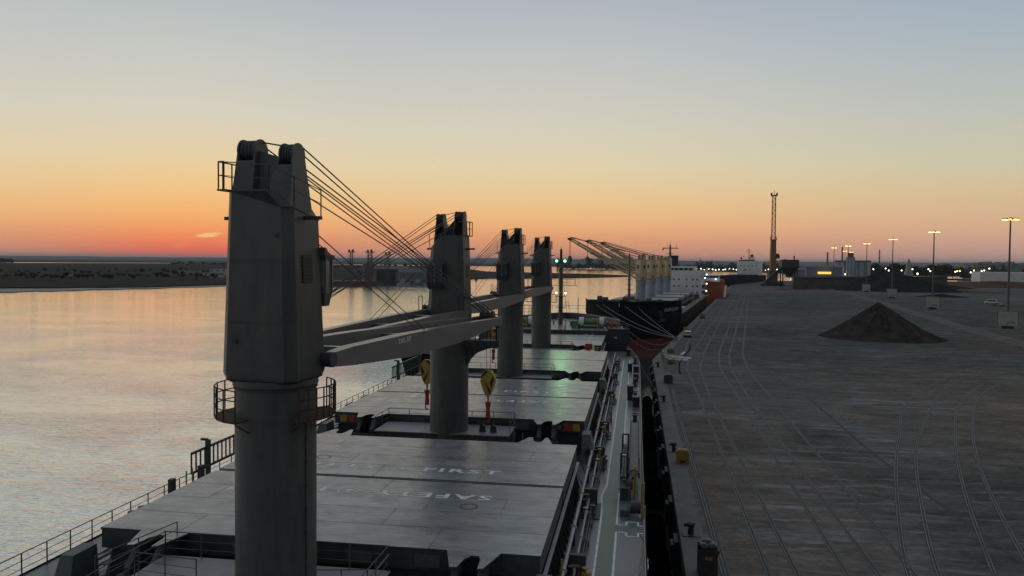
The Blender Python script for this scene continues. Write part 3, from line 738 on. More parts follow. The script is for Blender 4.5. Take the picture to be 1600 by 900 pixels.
# crane crutch beside the second crane column
cr = MB().use(CRANE_D)
cr.box(1.3, 3.85, 56.9, 58.3, 15.7, 16.15)
cr.prism([(1.35, 14.2), (1.6, 14.7), (2.1, 15.2), (3.0, 15.55), (3.8, 15.71), (1.35, 15.71)], 57.2, 58.0, lambda x, y, h: (x, h, y))
for x in (2.3, 3.55): cr.bar((x, 57.6, 16.15), (x, 57.6, 17.3), .14, .14)
cr.box(2.0, 3.8, 57.3, 57.9, 17.1, 17.25)
railing(cr, [(1.5, 56.95, 16.15), (3.8, 56.95, 16.15), (3.8, 58.25, 16.15)], 1.05, .6, 3, .03, .03)
sp(cr, 'jib_crutch')
rb = MB().use(REDP).box(6.6, 7.6, 112.0, 112.8, 9.0, 10.4); rb.use(WHITE).box(7.62, 7.9, 112.0, 112.6, 9.4, 10.1); rb.use(DARK).box(6.4, 8.1, 111.9, 112.9, 7.2, 9.0); sp(rb, 'winch_box')

# the four cranes: the nearest is the largest and its jib points forward, the others point aft
def on_ship(c): c.location.z -= 7.2; return c
jang1 = -math.atan2(3.0, 28.5)
on_ship(make_crane(ship, 'deck_crane', (0, 28.8), jang1, S=1.11, zp=17.45, swl=True, near=True, jl=27.6, luff=R(-.9), hook=True, hook_drop=3.6, shoes=True))
for k, (y, hx_) in enumerate(((57.6, -2.2), (86.4, -2.2), (115.2, -2.2))):
    rz = math.pi - math.atan2(2.2, 26.4) * 1.0
    rz = math.pi + math.atan2(-2.2, -26.4 + 52.8) * -1 * -1
    c = make_crane(ship, 'deck_crane', (0, y), math.pi - math.atan2(2.25, 27), S=1.0, zp=17.45, jl=25.9, luff=R(-.4), hook=(k > 0), hook_drop=3.5)
    on_ship(c)

# ================================================================== OUR QUAY, GROUND, WATER
def wave_mat():
    m = bpy.data.materials.new('river_water'); m.use_nodes = True
    nt = m.node_tree; N = nt.nodes; L = nt.links; b = N['Principled BSDF']
    b.inputs['Base Color'].default_value = (.67, .78, .75, 1); b.inputs['Roughness'].default_value = .06; b.inputs['IOR'].default_value = 1.4; b.inputs['Metallic'].default_value = .93
    b.inputs['Specular IOR Level'].default_value = .6
    g = N.new('ShaderNodeNewGeometry')
    def nz(sc, st, rot, det, w=0.0, rough=.55, dist=0):
        mp = N.new('ShaderNodeMapping'); mp.inputs['Scale'].default_value = st; mp.inputs['Rotation'].default_value = (0, 0, R(rot)); L.new(g.outputs['Position'], mp.inputs[0])
        n = N.new('ShaderNodeTexNoise'); n.inputs['Scale'].default_value = sc; n.inputs['Detail'].default_value = det; n.inputs['Roughness'].default_value = rough; n.inputs['Distortion'].default_value = dist
        L.new(mp.outputs[0], n.inputs[0]); return n.outputs[0]
    def mth(op, a, b_):
        n = N.new('ShaderNodeMath'); n.operation = op
        for i, x in enumerate((a, b_)):
            if isinstance(x, (int, float)): n.inputs[i].default_value = x
            else: L.new(x, n.inputs[i])
        return n.outputs[0]
    w1 = nz(.8, (.32, 1.5, 1), 6, 3, dist=.4); w2 = nz(2.1, (.4, 1.5, 1), -8, 3, dist=.3); w3 = nz(.12, (1, 1.8, 1), 25, 2, dist=1.0)
    patch = nz(.018, (1, 1.6, 1), 35, 5, dist=1.5)
    pr = N.new('ShaderNodeMapRange'); pr.inputs['From Min'].default_value = .38; pr.inputs['From Max'].default_value = .64; pr.inputs['To Min'].default_value = .55; pr.inputs['To Max'].default_value = 1.25
    L.new(patch, pr.inputs[0])
    # churned water near the tug
    sp_ = N.new('ShaderNodeVectorMath'); sp_.operation = 'DISTANCE'; L.new(g.outputs['Position'], sp_.inputs[0]); sp_.inputs[1].default_value = (-44, 173, 0)
    tr = N.new('ShaderNodeMapRange'); tr.inputs['From Min'].default_value = 8; tr.inputs['From Max'].default_value = 34; tr.inputs['To Min'].default_value = 1.6; tr.inputs['To Max'].default_value = 0; tr.interpolation_type = 'SMOOTHSTEP'
    L.new(sp_.outputs['Value'], tr.inputs[0])
    h = mth('ADD', mth('MULTIPLY', w1, 1.0), mth('MULTIPLY', w2, .42)); h = mth('ADD', h, mth('MULTIPLY', w3, .15))
    # ripples are filtered out with distance so that far water stays calm and bright
    dd = N.new('ShaderNodeVectorMath'); dd.operation = 'DISTANCE'; L.new(g.outputs['Position'], dd.inputs[0]); dd.inputs[1].default_value = (-60, 40, 0)
    sx_ = N.new('ShaderNodeSeparateXYZ'); L.new(g.outputs['Position'], sx_.inputs[0])
    sh = N.new('ShaderNodeMapRange'); sh.inputs['From Min'].default_value = -12; sh.inputs['From Max'].default_value = 13; sh.inputs['To Min'].default_value = 1; sh.inputs['To Max'].default_value = .08; L.new(sx_.outputs['X'], sh.inputs[0])
    nr = N.new('ShaderNodeMapRange'); nr.inputs['From Min'].default_value = 230; nr.inputs['From Max'].default_value = 330; nr.inputs['To Min'].default_value = 0; nr.inputs['To Max'].default_value = 1; L.new(sx_.outputs['Y'], nr.inputs[0])
    ds = N.new('ShaderNodeVectorMath'); ds.operation = 'DISTANCE'; L.new(g.outputs['Position'], ds.inputs[0]); ds.inputs[1].default_value = (-15, 30, 0)
    dsr = N.new('ShaderNodeMapRange'); dsr.inputs['From Min'].default_value = 30; dsr.inputs['From Max'].default_value = 330; dsr.inputs['To Min'].default_value = 1.15; dsr.inputs['To Max'].default_value = .45; L.new(ds.outputs['Value'], dsr.inputs[0])
    shel = mth('MAXIMUM', sh.outputs[0], nr.outputs[0])
    amp = mth('MULTIPLY', mth('MULTIPLY', mth('ADD', pr.outputs[0], tr.outputs[0]), shel), dsr.outputs[0])
    h = mth('MULTIPLY', h, amp)
    ch = mth('MULTIPLY', nz(.9, (1, 1, 1), 0, 6, dist=2.0), tr.outputs[0]); h = mth('ADD', h, mth('MULTIPLY', ch, .8))
    bp = N.new('ShaderNodeBump'); bp.inputs['Strength'].default_value = 1; bp.inputs['Distance'].default_value = .18
    L.new(h, bp.inputs['Height']); L.new(bp.outputs[0], b.inputs['Normal'])
    return m
HAZE = 4.5e-5
WAVE = .10
WZ = -2.0
water = MB().use(wave_mat())
water.add([(-30000, -3000, WZ), (30000, -3000, WZ), (30000, 40000, WZ), (-30000, 40000, WZ)], [(0, 1, 2, 3)])
tag(water.build('water', smooth=False), 'calm grey river with fine ripples', kind='structure')

def quay_mat():
    m = bpy.data.materials.new('quay_ground'); m.use_nodes = True
    nt = m.node_tree; N = nt.nodes; L = nt.links; b = N['Principled BSDF']
    g = N.new('ShaderNodeNewGeometry')
    def nz(sc, st, rot=0, det=8, rough=.65, dist=0):
        mp = N.new('ShaderNodeMapping'); mp.inputs['Scale'].default_value = st; mp.inputs['Rotation'].default_value = (0, 0, R(rot)); L.new(g.outputs['Position'], mp.inputs[0])
        n = N.new('ShaderNodeTexNoise'); n.inputs['Scale'].default_value = sc; n.inputs['Detail'].default_value = det; n.inputs['Roughness'].default_value = rough; n.inputs['Distortion'].default_value = dist
        L.new(mp.outputs[0], n.inputs[0]); return n.outputs[0]
    def ramp(x, stops):
        r = N.new('ShaderNodeValToRGB'); L.new(x, r.inputs[0])
        while len(r.color_ramp.elements) > 1: r.color_ramp.elements.remove(r.color_ramp.elements[0])
        r.color_ramp.elements[0].position = stops[0][0]; r.color_ramp.elements[0].color = tuple(stops[0][1]) + (1,)
        for p, c in stops[1:]:
            e = r.color_ramp.elements.new(p); e.color = tuple(c) + (1,)
        return r.outputs[0]
    def mix(f, a, c, bt='MIX'):
        n = N.new('ShaderNodeMix'); n.data_type = 'RGBA'; n.blend_type = bt
        if isinstance(f, (int, float)): n.inputs[0].default_value = f
        else: L.new(f, n.inputs[0])
        L.new(a, n.inputs[6]); L.new(c, n.inputs[7]); return n.outputs[2]
    big = ramp(nz(.035, (1, .7, 1), 20, 6, dist=.8), [(.36, (.138, .134, .125)), (.47, (.172, .159, .143)), (.56, (.154, .148, .137)), (.66, (.205, .180, .156))])
    mid = ramp(nz(.35, (.6, 1.4, 1), 5, 10, .7), [(.3, (.62, .62, .62)), (.5, (.97, .97, .97)), (.72, (1.42, 1.4, 1.36))])
    c = mix(1.0, big, mid, 'MULTIPLY')
    fine = ramp(nz(2.2, (.7, 1.3, 1), 0, 8, .75), [(.35, (.72, .72, .72)), (.65, (1.25, 1.25, 1.25))])
    c = mix(1.0, c, fine, 'MULTIPLY')
    def blob(cx, cy, rx, ry, edge=.5):
        a = N.new('ShaderNodeVectorMath'); a.operation = 'SUBTRACT'; L.new(g.outputs['Position'], a.inputs[0]); a.inputs[1].default_value = (cx, cy, 4)
        m2 = N.new('ShaderNodeVectorMath'); m2.operation = 'MULTIPLY'; L.new(a.outputs[0], m2.inputs[0]); m2.inputs[1].default_value = (1 / rx, 1 / ry, 0)
        ln_ = N.new('ShaderNodeVectorMath'); ln_.operation = 'LENGTH'; L.new(m2.outputs[0], ln_.inputs[0])
        ad = N.new('ShaderNodeMath'); ad.operation = 'ADD'; L.new(ln_.outputs['Value'], ad.inputs[0]); L.new(nzb, ad.inputs[1])
        r_ = N.new('ShaderNodeMapRange'); r_.interpolation_type = 'SMOOTHSTEP'; r_.inputs['From Min'].default_value = 1.5 - edge; r_.inputs['From Max'].default_value = 1.5 + edge * .4; r_.inputs['To Min'].default_value = 1; r_.inputs['To Max'].default_value = 0
        L.new(ad.outputs[0], r_.inputs[0]); return r_.outputs[0]
    nzb = nz(.06, (1, .7, 1), 12, 7, .7, 1.0)
    brown = N.new('ShaderNodeRGB'); brown.outputs[0].default_value = (1.12, 1.03, .96, 1)
    dkgrn = N.new('ShaderNodeRGB'); dkgrn.outputs[0].default_value = (.78, .82, .80, 1)
    one = N.new('ShaderNodeRGB'); one.outputs[0].default_value = (1, 1, 1, 1)
    def tint(c, msk, rgb):
        t_ = mix(msk, one.outputs[0], rgb.outputs[0]); return mix(1.0, c, t_, 'MULTIPLY')
    c = tint(c, blob(70, 104, 34, 52), brown); c = tint(c, blob(108, 185, 34, 24), brown); c = tint(c, blob(24, 70, 10, 46), brown)
    c = tint(c, blob(40, 52, 10, 26), dkgrn); c = tint(c, blob(60, 190, 46, 60), dkgrn); c = tint(c, blob(130, 340, 80, 190), dkgrn); c = tint(c, blob(33, 78, 4.5, 16), dkgrn); c = tint(c, blob(48, 68, 9, 10), dkgrn)
    # pale dusty streaks
    stv = nz(.16, (.5, 2.6, 1), -14, 9, .75, 1.2)
    stm = ramp(stv, [(.51, (0, 0, 0)), (.62, (1, 1, 1))])
    pm = ramp(nz(.045, (1, 1, 1), 0, 4), [(.47, (0, 0, 0)), (.6, (1, 1, 1))])
    k = N.new('ShaderNodeMath'); k.operation = 'MULTIPLY'; L.new(stm, k.inputs[0]); L.new(pm, k.inputs[1])
    k2 = N.new('ShaderNodeMath'); k2.operation = 'MULTIPLY'; L.new(k.outputs[0], k2.inputs[0]); k2.inputs[1].default_value = .55
    pale = N.new('ShaderNodeRGB'); pale.outputs[0].default_value = (.38, .39, .41, 1)
    c = mix(k2.outputs[0], c, pale.outputs[0])
    dkm = ramp(nz(.11, (.6, 1.7, 1), 24, 7, .7, 1.0), [(.62, (0, 0, 0)), (.7, (.7, .7, .7))])
    dkc = N.new('ShaderNodeRGB'); dkc.outputs[0].default_value = (.035, .037, .038, 1)
    c = mix(dkm, c, dkc.outputs[0])
    L.new(c, b.inputs['Base Color'])
    rr = N.new('ShaderNodeMapRange'); rr.inputs['From Min'].default_value = .3; rr.inputs['From Max'].default_value = .7; rr.inputs['To Min'].default_value = .62; rr.inputs['To Max'].default_value = .9
    L.new(nz(.12, (1, 1, 1), 0, 6), rr.inputs[0]); L.new(rr.outputs[0], b.inputs['Roughness'])
    b.inputs['Specular IOR Level'].default_value = 0.0
    bp = N.new('ShaderNodeBump'); bp.inputs['Strength'].default_value = .5; bp.inputs['Distance'].default_value = .06
    L.new(nz(1.1, (1, 1, 1), 0, 9, .7), bp.inputs['Height']); L.new(bp.outputs[0], b.inputs['Normal'])
    return m
QUAY = quay_mat()
CAPM = mat('quay_cap_concrete', (.15, .14, .125), .85, var=.3, scale=.6, bump=.3, bscale=2)
TRACK = mat('crane_track_strip', (.05, .05, .048), .8, var=.3, scale=1)
STEELR = mat('worn_rail_steel', (.17, .155, .14), .5, var=.6, scale=.35)
def V2(p): return (p.x, p.y)
qd = Vector((math.sin(R(7.94)), math.cos(R(7.94)), 0))
K0 = Vector((16.8, 148.5, 4)); K1 = K0 + qd * 372
edge = [(16.7, -60), (16.75, 148.5), (K1.x, K1.y), V2(gp(1141, 446, 4)), V2(gp(1176, 439.2, 4)), V2(gp(1196, 438.6, 4)), V2(gp(1236, 438.6, 4)), V2(gp(1262, 437.8, 4))]
far = [(1500, 1050), (4500, 1200), (4500, -60)]
poly = edge + far
gr = MB().use(QUAY); gr.add([(x, y, 4) for x, y in poly], [tuple(range(len(poly)))])
tag(gr.build('ground', smooth=False), 'dusty dark quay and storage yard', kind='structure')
qw = MB().use(mat('quay_wall_concrete', (.05, .048, .043), .85, var=.4, scale=.4))
for (x0, y0), (x1, y1) in zip(edge, edge[1:]): qw.add([(x0, y0, -5), (x1, y1, -5), (x1, y1, 3.996), (x0, y0, 3.996)], [(0, 1, 2, 3)])
tag(qw.build('quay_wall', smooth=False), 'dark vertical wall of the quay', kind='structure')
cp = MB().use(CAPM)
for (x0, y0), (x1, y1) in zip(edge[:3], edge[1:4]):
    a = Vector((x0, y0, 4.006)); b = Vector((x1, y1, 4.006)); n = (b - a).normalized().cross(Vector((0, 0, 1)))
    cp.add([a, b, b + n * 1.55, a + n * 1.55], [(0, 1, 2, 3)])
    cp.add([a, b, b - Vector((0, 0, .35)) - n * .06, a - Vector((0, 0, .35)) - n * .06], [(0, 1, 2, 3)])
tag(cp.build('quay_edge', smooth=False), 'paler concrete coping along the quay edge', kind='structure')

def ribbon(mb, pts, w, z, h=0):
    P = [Vector((x, y, z)) for x, y in pts]
    for i in range(len(P) - 1):
        d0 = (P[i + 1] - P[max(0, i - 1)]).normalized(); d1 = (P[min(len(P) - 1, i + 2)] - P[i]).normalized()
        n0 = d0.cross(Vector((0, 0, 1))) * w / 2; n1 = d1.cross(Vector((0, 0, 1))) * w / 2
        a, b, c, d = P[i] - n0, P[i] + n0, P[i + 1] + n1, P[i + 1] - n1
        if h:
            e = Vector((0, 0, h)); mb.hexa([a - e, b - e, c - e, d - e, a, b, c, d])
        else: mb.add([a, b, c, d], [(0, 1, 2, 3)])
def curve(pts, n=8):
    out = []
    P = [pts[0]] + pts + [pts[-1]]
    for i in range(1, len(P) - 2):
        for k in range(n):
            t = k / n; p0, p1, p2, p3 = P[i - 1], P[i], P[i + 1], P[i + 2]
            out.append(tuple(.5 * ((2 * p1[j]) + (-p0[j] + p2[j]) * t + (2 * p0[j] - 5 * p1[j] + 4 * p2[j] - p3[j]) * t * t + (-p0[j] + 3 * p1[j] - 3 * p2[j] + p3[j]) * t ** 3) for j in (0, 1)))
    out.append(pts[-1]); return out
def q2(off, t): p = K0 + qd * t; n = qd.cross(Vector((0, 0, 1))); return (p.x + n.x * off, p.y + n.y * off)
tracks = [
    [(18.9, 20), (18.9, 60), (18.9, 110), (19.4, 140), q2(4.6, 10), q2(3.4, 60), q2(3.2, 200), q2(3.2, 370)],
    [(21.2, 20), (21.6, 60), (22.1, 100), (22.2, 130), (23.4, 150), q2(6.0, 60), q2(6.0, 370)],
    [(22.9, 20), (23.2, 60), (23.5, 100), (24.2, 130), (25.8, 150), q2(8.2, 60), q2(8.2, 370)],
    [(25.6, 20), (26.0, 50), (26.8, 85), (27.4, 115), (28.8, 150), q2(11.2, 60), q2(11.2, 370)],
    [(27.6, 20), (27.8, 50), (28.2, 85), (29.0, 120), (30.9, 152), q2(13.3, 60), q2(13.3, 370)],
    [(29.4, 20), (29.9, 50), (30.8, 80), (31.6, 110), (33.4, 150), q2(15.6, 60), q2(15.3, 370)],
    [(38.2, 30), (37.0, 51), (36.1, 75), (36.4, 100), (36.6, 112)],
    [(28.2, 40), (29.8, 50), (33.6, 64.2), (37.4, 77), (41.2, 88.5), (46, 103), (51.5, 116), (60, 131), (68, 144), (80, 158)],
    [(29.9, 40), (31.5, 50), (35.4, 64.6), (38.8, 76), (42.4, 86.6), (49.5, 104), (57, 121), (66, 136), (78, 150)],
    [(32.2, 40), (34.6, 50), (40.1, 69), (47.1, 89.7), (55.4, 110.6), (66, 130)],
    [(34.4, 40), (37.5, 52.9), (43.3, 73.5), (50.3, 93.5), (60, 116.5), (72, 136)],
]
tb = MB()
for i, t in enumerate(tracks):
    c = curve(t, 8)
    ribbon(tb.use(TRACK), c, .34 if i else .5, 4.008 + i * .0006)
    if i != 6:
        for off in (-.10, .10):
            cc = [(x + off, y) for x, y in c]; ribbon(tb.use(STEELR), cc, .038, 4.022)
tag(tb.build('rail_tracks', smooth=False), 'steel rails set into the quay surface', kind='structure')
# pale haul road across the yard and worn strips
PALE = mat('pale_road_dust', (.185, .165, .145), .9, var=.25, scale=.3, bump=.3)
rd = MB().use(PALE)
ribbon(rd, curve([V2(gp(1238, 447.5, 4)), V2(gp(1310, 456, 4)), V2(gp(1375, 472, 4)), V2(gp(1440, 492, 4)), V2(gp(1520, 516, 4)), V2(gp(1640, 548, 4))], 8), 5.5, 4.012)
ribbon(rd, curve([V2(gp(1250, 453, 4)), V2(gp(1305, 452, 4)), V2(gp(1360, 448, 4))], 4), 14, 4.016)
ribbon(rd, curve([V2(gp(1470, 455, 4)), V2(gp(1560, 453, 4)), V2(gp(1620, 453, 4))], 4), 10, 4.016)
tag(rd.build('haul_road', smooth=False), 'pale dusty haul road crossing the yard', kind='structure')
BROWN = mat('brown_dirt', (.14, .095, .07), .95, var=.3, scale=.12, bump=.3)
bs = MB().use(BROWN)
hw = MB().use(mat('paved_band', (.10, .095, .085), .85, var=.3, scale=.5, bump=.3))
hw.add([(16.95 + 5.2, 103.0, 4.004), (36.5, 104.2, 4.004), (36.9, 108.5, 4.004), (22.2, 107.4, 4.004)], [(0, 1, 2, 3)])
tag(hw.build('road_patch', smooth=False), 'worn paler paving band across the quay', kind='structure')

# fenders in the gap between hull and quay
fen = None
for k, (y, l, r_) in enumerate([(y_, 3.5, .8) for y_ in (31, 41, 50, 60.5, 70, 82, 93, 105, 118, 132)]):
    if fen is None:
        f = MB().use(RUBBER); f.loft([[(.0 + rr_ * math.cos(a), yy, rr_ * math.sin(a)) for a in [2 * math.pi * i / 14 for i in range(14)]] for yy, rr_ in ((-1.75, .2), (-1.6, .55), (-1.2, .78), (0, .82), (1.2, .78), (1.6, .55), (1.75, .2))])
        for yy in (-.9, -.3, .3, .9): f.cone((0, yy - .12, 0), (0, yy + .12, 0), .9, .9, 14)
        fen = f.build('fender'); fo = fen
    else: fo = fen.copy(); COL.objects.link(fo)
    fo.scale = (.92 + .1 * (k % 3), [1.7, 2.2, 1.95, 2.3, 2.1, 2.2, 2.4, 2.2][k % 8], 1); fo.location = (15.55 + .12 * (k % 2), y + [0, .6, -.5, .7, 0, -.6, .8, 0][k % 8], -1.45 + (k % 2) * .15)
    tag(fo, 'black rubber fender floating between the near hull and the quay wall', 'fender', 'fenders in the gap along the quay')
sr = None
for y in range(36, 146, 9):
    if sr is None: sr = MB().use(BLACK).box(-.28, 0, -.9, .9, 1.2, 3.5).box(-.5, -.28, -.6, .6, 1.5, 3.2).build('rubber_buffer'); so = sr
    else: so = sr.copy(); COL.objects.link(so)
    so.location = (16.66, y, 0); tag(so, 'dark rubber buffer bolted to the quay wall below the coping', 'buffer', 'buffers on the quay wall')

# bollards
bol = None
def bollard(p, label):
    global bol
    if bol is None:
        bol = empty('bollard')
        b = MB().use(BLACK); b.cone((0, 0, .06), (0, 0, .55), .2, .17, 14); b.cone((0, 0, .55), (0, 0, .72), .2, .32, 14); b.cone((0, 0, .72), (0, 0, .82), .32, .2, 14); b.box(-.45, .05, -.12, .12, .55, .75); b.build('post', bol)
        MB().use(DARK).box(-.55, .6, -.5, .5, 0, .06).build('base_plate', bol); o = bol
    else: o = copy_tree(bol)
    o.location = p; tag(o, label, 'bollard', 'mooring bollards along the quay edge')
bollard((17.45, 53.3, 4.006), 'black mooring bollard on its base plate behind the dark waste bin')
bollard((17.4, 76.8, 4.006), 'black mooring bollard just behind the bright yellow box on the quay')
bollard((17.35, 104.1, 4.006), 'black mooring bollard on bare coping, nearer than the dark cube')
bollard((17.5, 138.7, 4.006), 'black mooring bollard nearest the quay corner, in front of the person')
bollard(tuple(Vector((*q2(.8, 38), 4.006))), 'black mooring bollard under the bow of the second ship with four ropes on it')
# boxes on the quay
def qbox(p, w, d, h, mm, label, recess=True, rz=0):
    o = empty('mooring_box', p, rz)
    b = MB().use(mm); b.prism([(-w / 2, -d / 2), (w / 2, -d / 2), (w / 2, d / 2), (-w / 2, d / 2)], 0, h * .86)
    b.prism([(-w / 2 * .86, -d / 2 * .86), (w / 2 * .86, -d / 2 * .86), (w / 2 * .86, d / 2 * .86), (-w / 2 * .86, d / 2 * .86)], h * .86, h)
    for s in (-1, 1): b.box(s * w * .5 - .04, s * w * .5 + .04, -d / 2 - .03, d / 2 + .03, -0, h * .9)
    b.build('box_body', o)
    MB().use(BLACK).box(-w * .25, w * .25, -d / 2 - .03, -d / 2 - .004, h * .12, h * .3).build('slot', o)
    tag(o, label, 'quay box')
qbox((17.95, 72.3, 4.008), 1.0, .9, 1.25, mat('grimy_yellow', (.33, .2, .03), .65, var=.35, scale=4), 'bright yellow steel box on the quay edge beside a black bollard')
qbox((18.5, 120.3, 4.008), 1.2, 1.2, 1.3, DARK, 'dark steel cube on the quay edge, between two black bollards')
YD = mat('faded_yellow', (.26, .19, .06), .7, var=.3, scale=3)
qbox((19.9, 143.2, 4.008), 1.3, .7, .8, YD, 'low faded yellow box at the feet of the person on the quay')
qbox((20.6, 160.5, 4.008), 1.4, .8, .9, YD, 'low faded yellow box behind the white tarpaulin', rz=-.14)
qbox((*q2(1.2, 60), 4.008), 1.2, .8, 1.4, YD, 'faded yellow box under the black bow, left of the parked car', rz=-.14)
qbox((*q2(2.0, 115), 4.008), 1.6, 1.0, 1.6, YD, 'small faded yellow box far along the quay beside the black hull', rz=-.14)
# waste bin
wb = empty('waste_bin', (17.95, 46.6, 4.01))
b = MB().use(mat('rusty_bin', (.045, .035, .03), .7, var=.5, scale=4)); b.prism([(-.52, -.5), (.52, -.5), (.56, .5), (-.56, .5)], .1, 1.55); b.box(-.62, .62, -.55, -.49, 1.4, 1.58); b.build('bin_body', wb)
MB().use(YD).box(-.2, .22, -.535, -.502, 1.0, 1.2).build('sticker', wb)
b = MB().use(mat('bin_bags', (.02, .022, .03), .3, var=.5, scale=5))
for x, y, z, r_ in ((-.25, -.2, 1.65, .34), (.22, -.1, 1.62, .36), (0, .25, 1.72, .36), (-.3, .3, 1.6, .28), (.32, .3, 1.6, .27)): b.ball((x, y, z), r_, 9, .75)
b.build('rubbish_bag', wb)
b = MB().use(DARK).box(-.66, .7, -.66, -.56, 0, .1).box(-.6, .6, -.5, .5, .0, .1); b.build('skid', wb)
tag(wb, 'dark rusty rubbish bin heaped with black bags at the bottom edge of the quay', 'bin')
# tarpaulin
tp = MB().use(mat('white_plastic', (.34, .35, .32), .6, var=.2, scale=2))
rr = random.Random(5); nx, ny = 26, 7
pts = [[(i * .19 * (1 - .35 * abs(j - 3) / 3) + .5 * math.sin(j * 2.1), j * 1.15 + .6 * math.sin(i * .9 + j), .03 + (.5 * rr.random() * (1 - i / nx) if 0 < j < ny - 1 and 0 < i < nx - 1 else 0)) for i in range(nx)] for j in range(ny)]
tp.loft(pts, False, False); o = tp.build('tarpaulin'); o.location = (19.3, 148.0, 4.02)
tag(o, 'crumpled white plastic sheeting heaped on the quay beside the person', 'tarpaulin')
wr = MB().use(WHITE).bar((22.4, 157.5, 4.06), (23.4, 162.5, 4.06), .35, .05); o = wr.build('white_board'); tag(o, 'narrow white board lying flat behind the white sheeting', 'board')
hs = MB().use(RUBBER).tube([(20.8, 130, 4.05), (21.0, 138, 4.05), (21.5, 145, 4.05), (22.3, 151, 4.05), (23.6, 160, 4.05), (24.9, 170, 4.05), (25.3, 178, 4.05)], .09, 6)
tag(hs.build('hose'), 'long black hose running along the quay past the white sheeting', 'hose')

# person on the quay
def person(loc, rz):
    root = empty('person', loc, rz)
    J = {'pel': (0, 0, .95, .15, .12), 'bel': (0, .0, 1.1, .15, .11), 'che': (0, .0, 1.32, .17, .12), 'nk': (0, 0, 1.5, .06, .06), 'hd0': (0, .015, 1.58, .075, .085), 'hd1': (0, .02, 1.68, .085, .1), 'hd2': (0, .015, 1.77, .05, .06)}
    for s, n in ((-1, 'l'), (1, 'r')):
        J[n + 'sh'] = (s * .19, 0, 1.42, .075, .075); J[n + 'el'] = (s * .27, -.02, 1.15, .05, .05); J[n + 'wr'] = (s * .27, .14, .95, .035, .035); J[n + 'ha'] = (s * .26, .2, .89, .035, .025)
        J[n + 'hp'] = (s * .1, 0, .9, .1, .1); J[n + 'kn'] = (s * .12, .02, .5, .07, .07); J[n + 'an'] = (s * .13, 0, .1, .045, .05); J[n + 'to'] = (s * .14, .16, .05, .04, .035)
    E = [('pel', 'bel'), ('bel', 'che'), ('che', 'nk'), ('nk', 'hd0'), ('hd0', 'hd1'), ('hd1', 'hd2')]
    for n in 'lr': E += [('che', n + 'sh'), (n + 'sh', n + 'el'), (n + 'el', n + 'wr'), (n + 'wr', n + 'ha'), ('pel', n + 'hp'), (n + 'hp', n + 'kn'), (n + 'kn', n + 'an'), (n + 'an', n + 'to')]
    keys = list(J); me = bpy.data.meshes.new('body'); me.from_pydata([J[k][:3] for k in keys], [(keys.index(a), keys.index(b)) for a, b in E], [])
    o = bpy.data.objects.new('body', me); COL.objects.link(o)
    o.modifiers.new('s', 'SKIN'); o.modifiers.new('u', 'SUBSURF').levels = 2
    for i, k in enumerate(keys): o.data.skin_vertices[0].data[i].radius = J[k][3:]
    o.data.skin_vertices[0].data[0].use_root = True
    dg = bpy.context.evaluated_depsgraph_get(); nm = bpy.data.meshes.new_from_object(o.evaluated_get(dg)); bpy.data.objects.remove(o)
    nm.materials.clear(); nm.materials.append(CLOTH); nm.materials.append(SKIN)
    for p in nm.polygons: p.material_index = 1 if (p.center.z > 1.5 or (p.center.z < .95 and abs(p.center.x) > .22)) else 0; p.use_smooth = True
    b = bpy.data.objects.new('body', nm); COL.objects.link(b); b.parent = root
    v = MB().use(HIVIS)
    rings = []
    for z, a, c in ((.92, .2, .16), (1.05, .2, .155), (1.2, .2, .155), (1.35, .22, .155), (1.45, .2, .12), (1.5, .1, .09)):
        rings.append([(a * math.cos(t), c * math.sin(t), z) for t in [2 * math.pi * i / 16 for i in range(16)]])
    v.loft(rings); v.use(WHITE).loft([[(x * 1.03, y * 1.03, z) for x, y, z in rings[1]], [(x * 1.03, y * 1.03, z + .06) for x, y, z in rings[1]]]); v.build('hivis_vest', root)
    h = MB().use(WHITE); h.loft([[(.125 * k * math.cos(t), .02 + .14 * k * math.sin(t), z) for t in [2 * math.pi * i / 14 for i in range(14)]] for z, k in ((1.70, 1.08), (1.72, 1.0), (1.78, .85), (1.83, .45))]); h.build('hard_hat', root)
    return root
tag(person((18.55, 148.9, 4.01), R(200)), 'person in a yellow hi-vis vest and white hard hat standing at the quay corner', 'person')

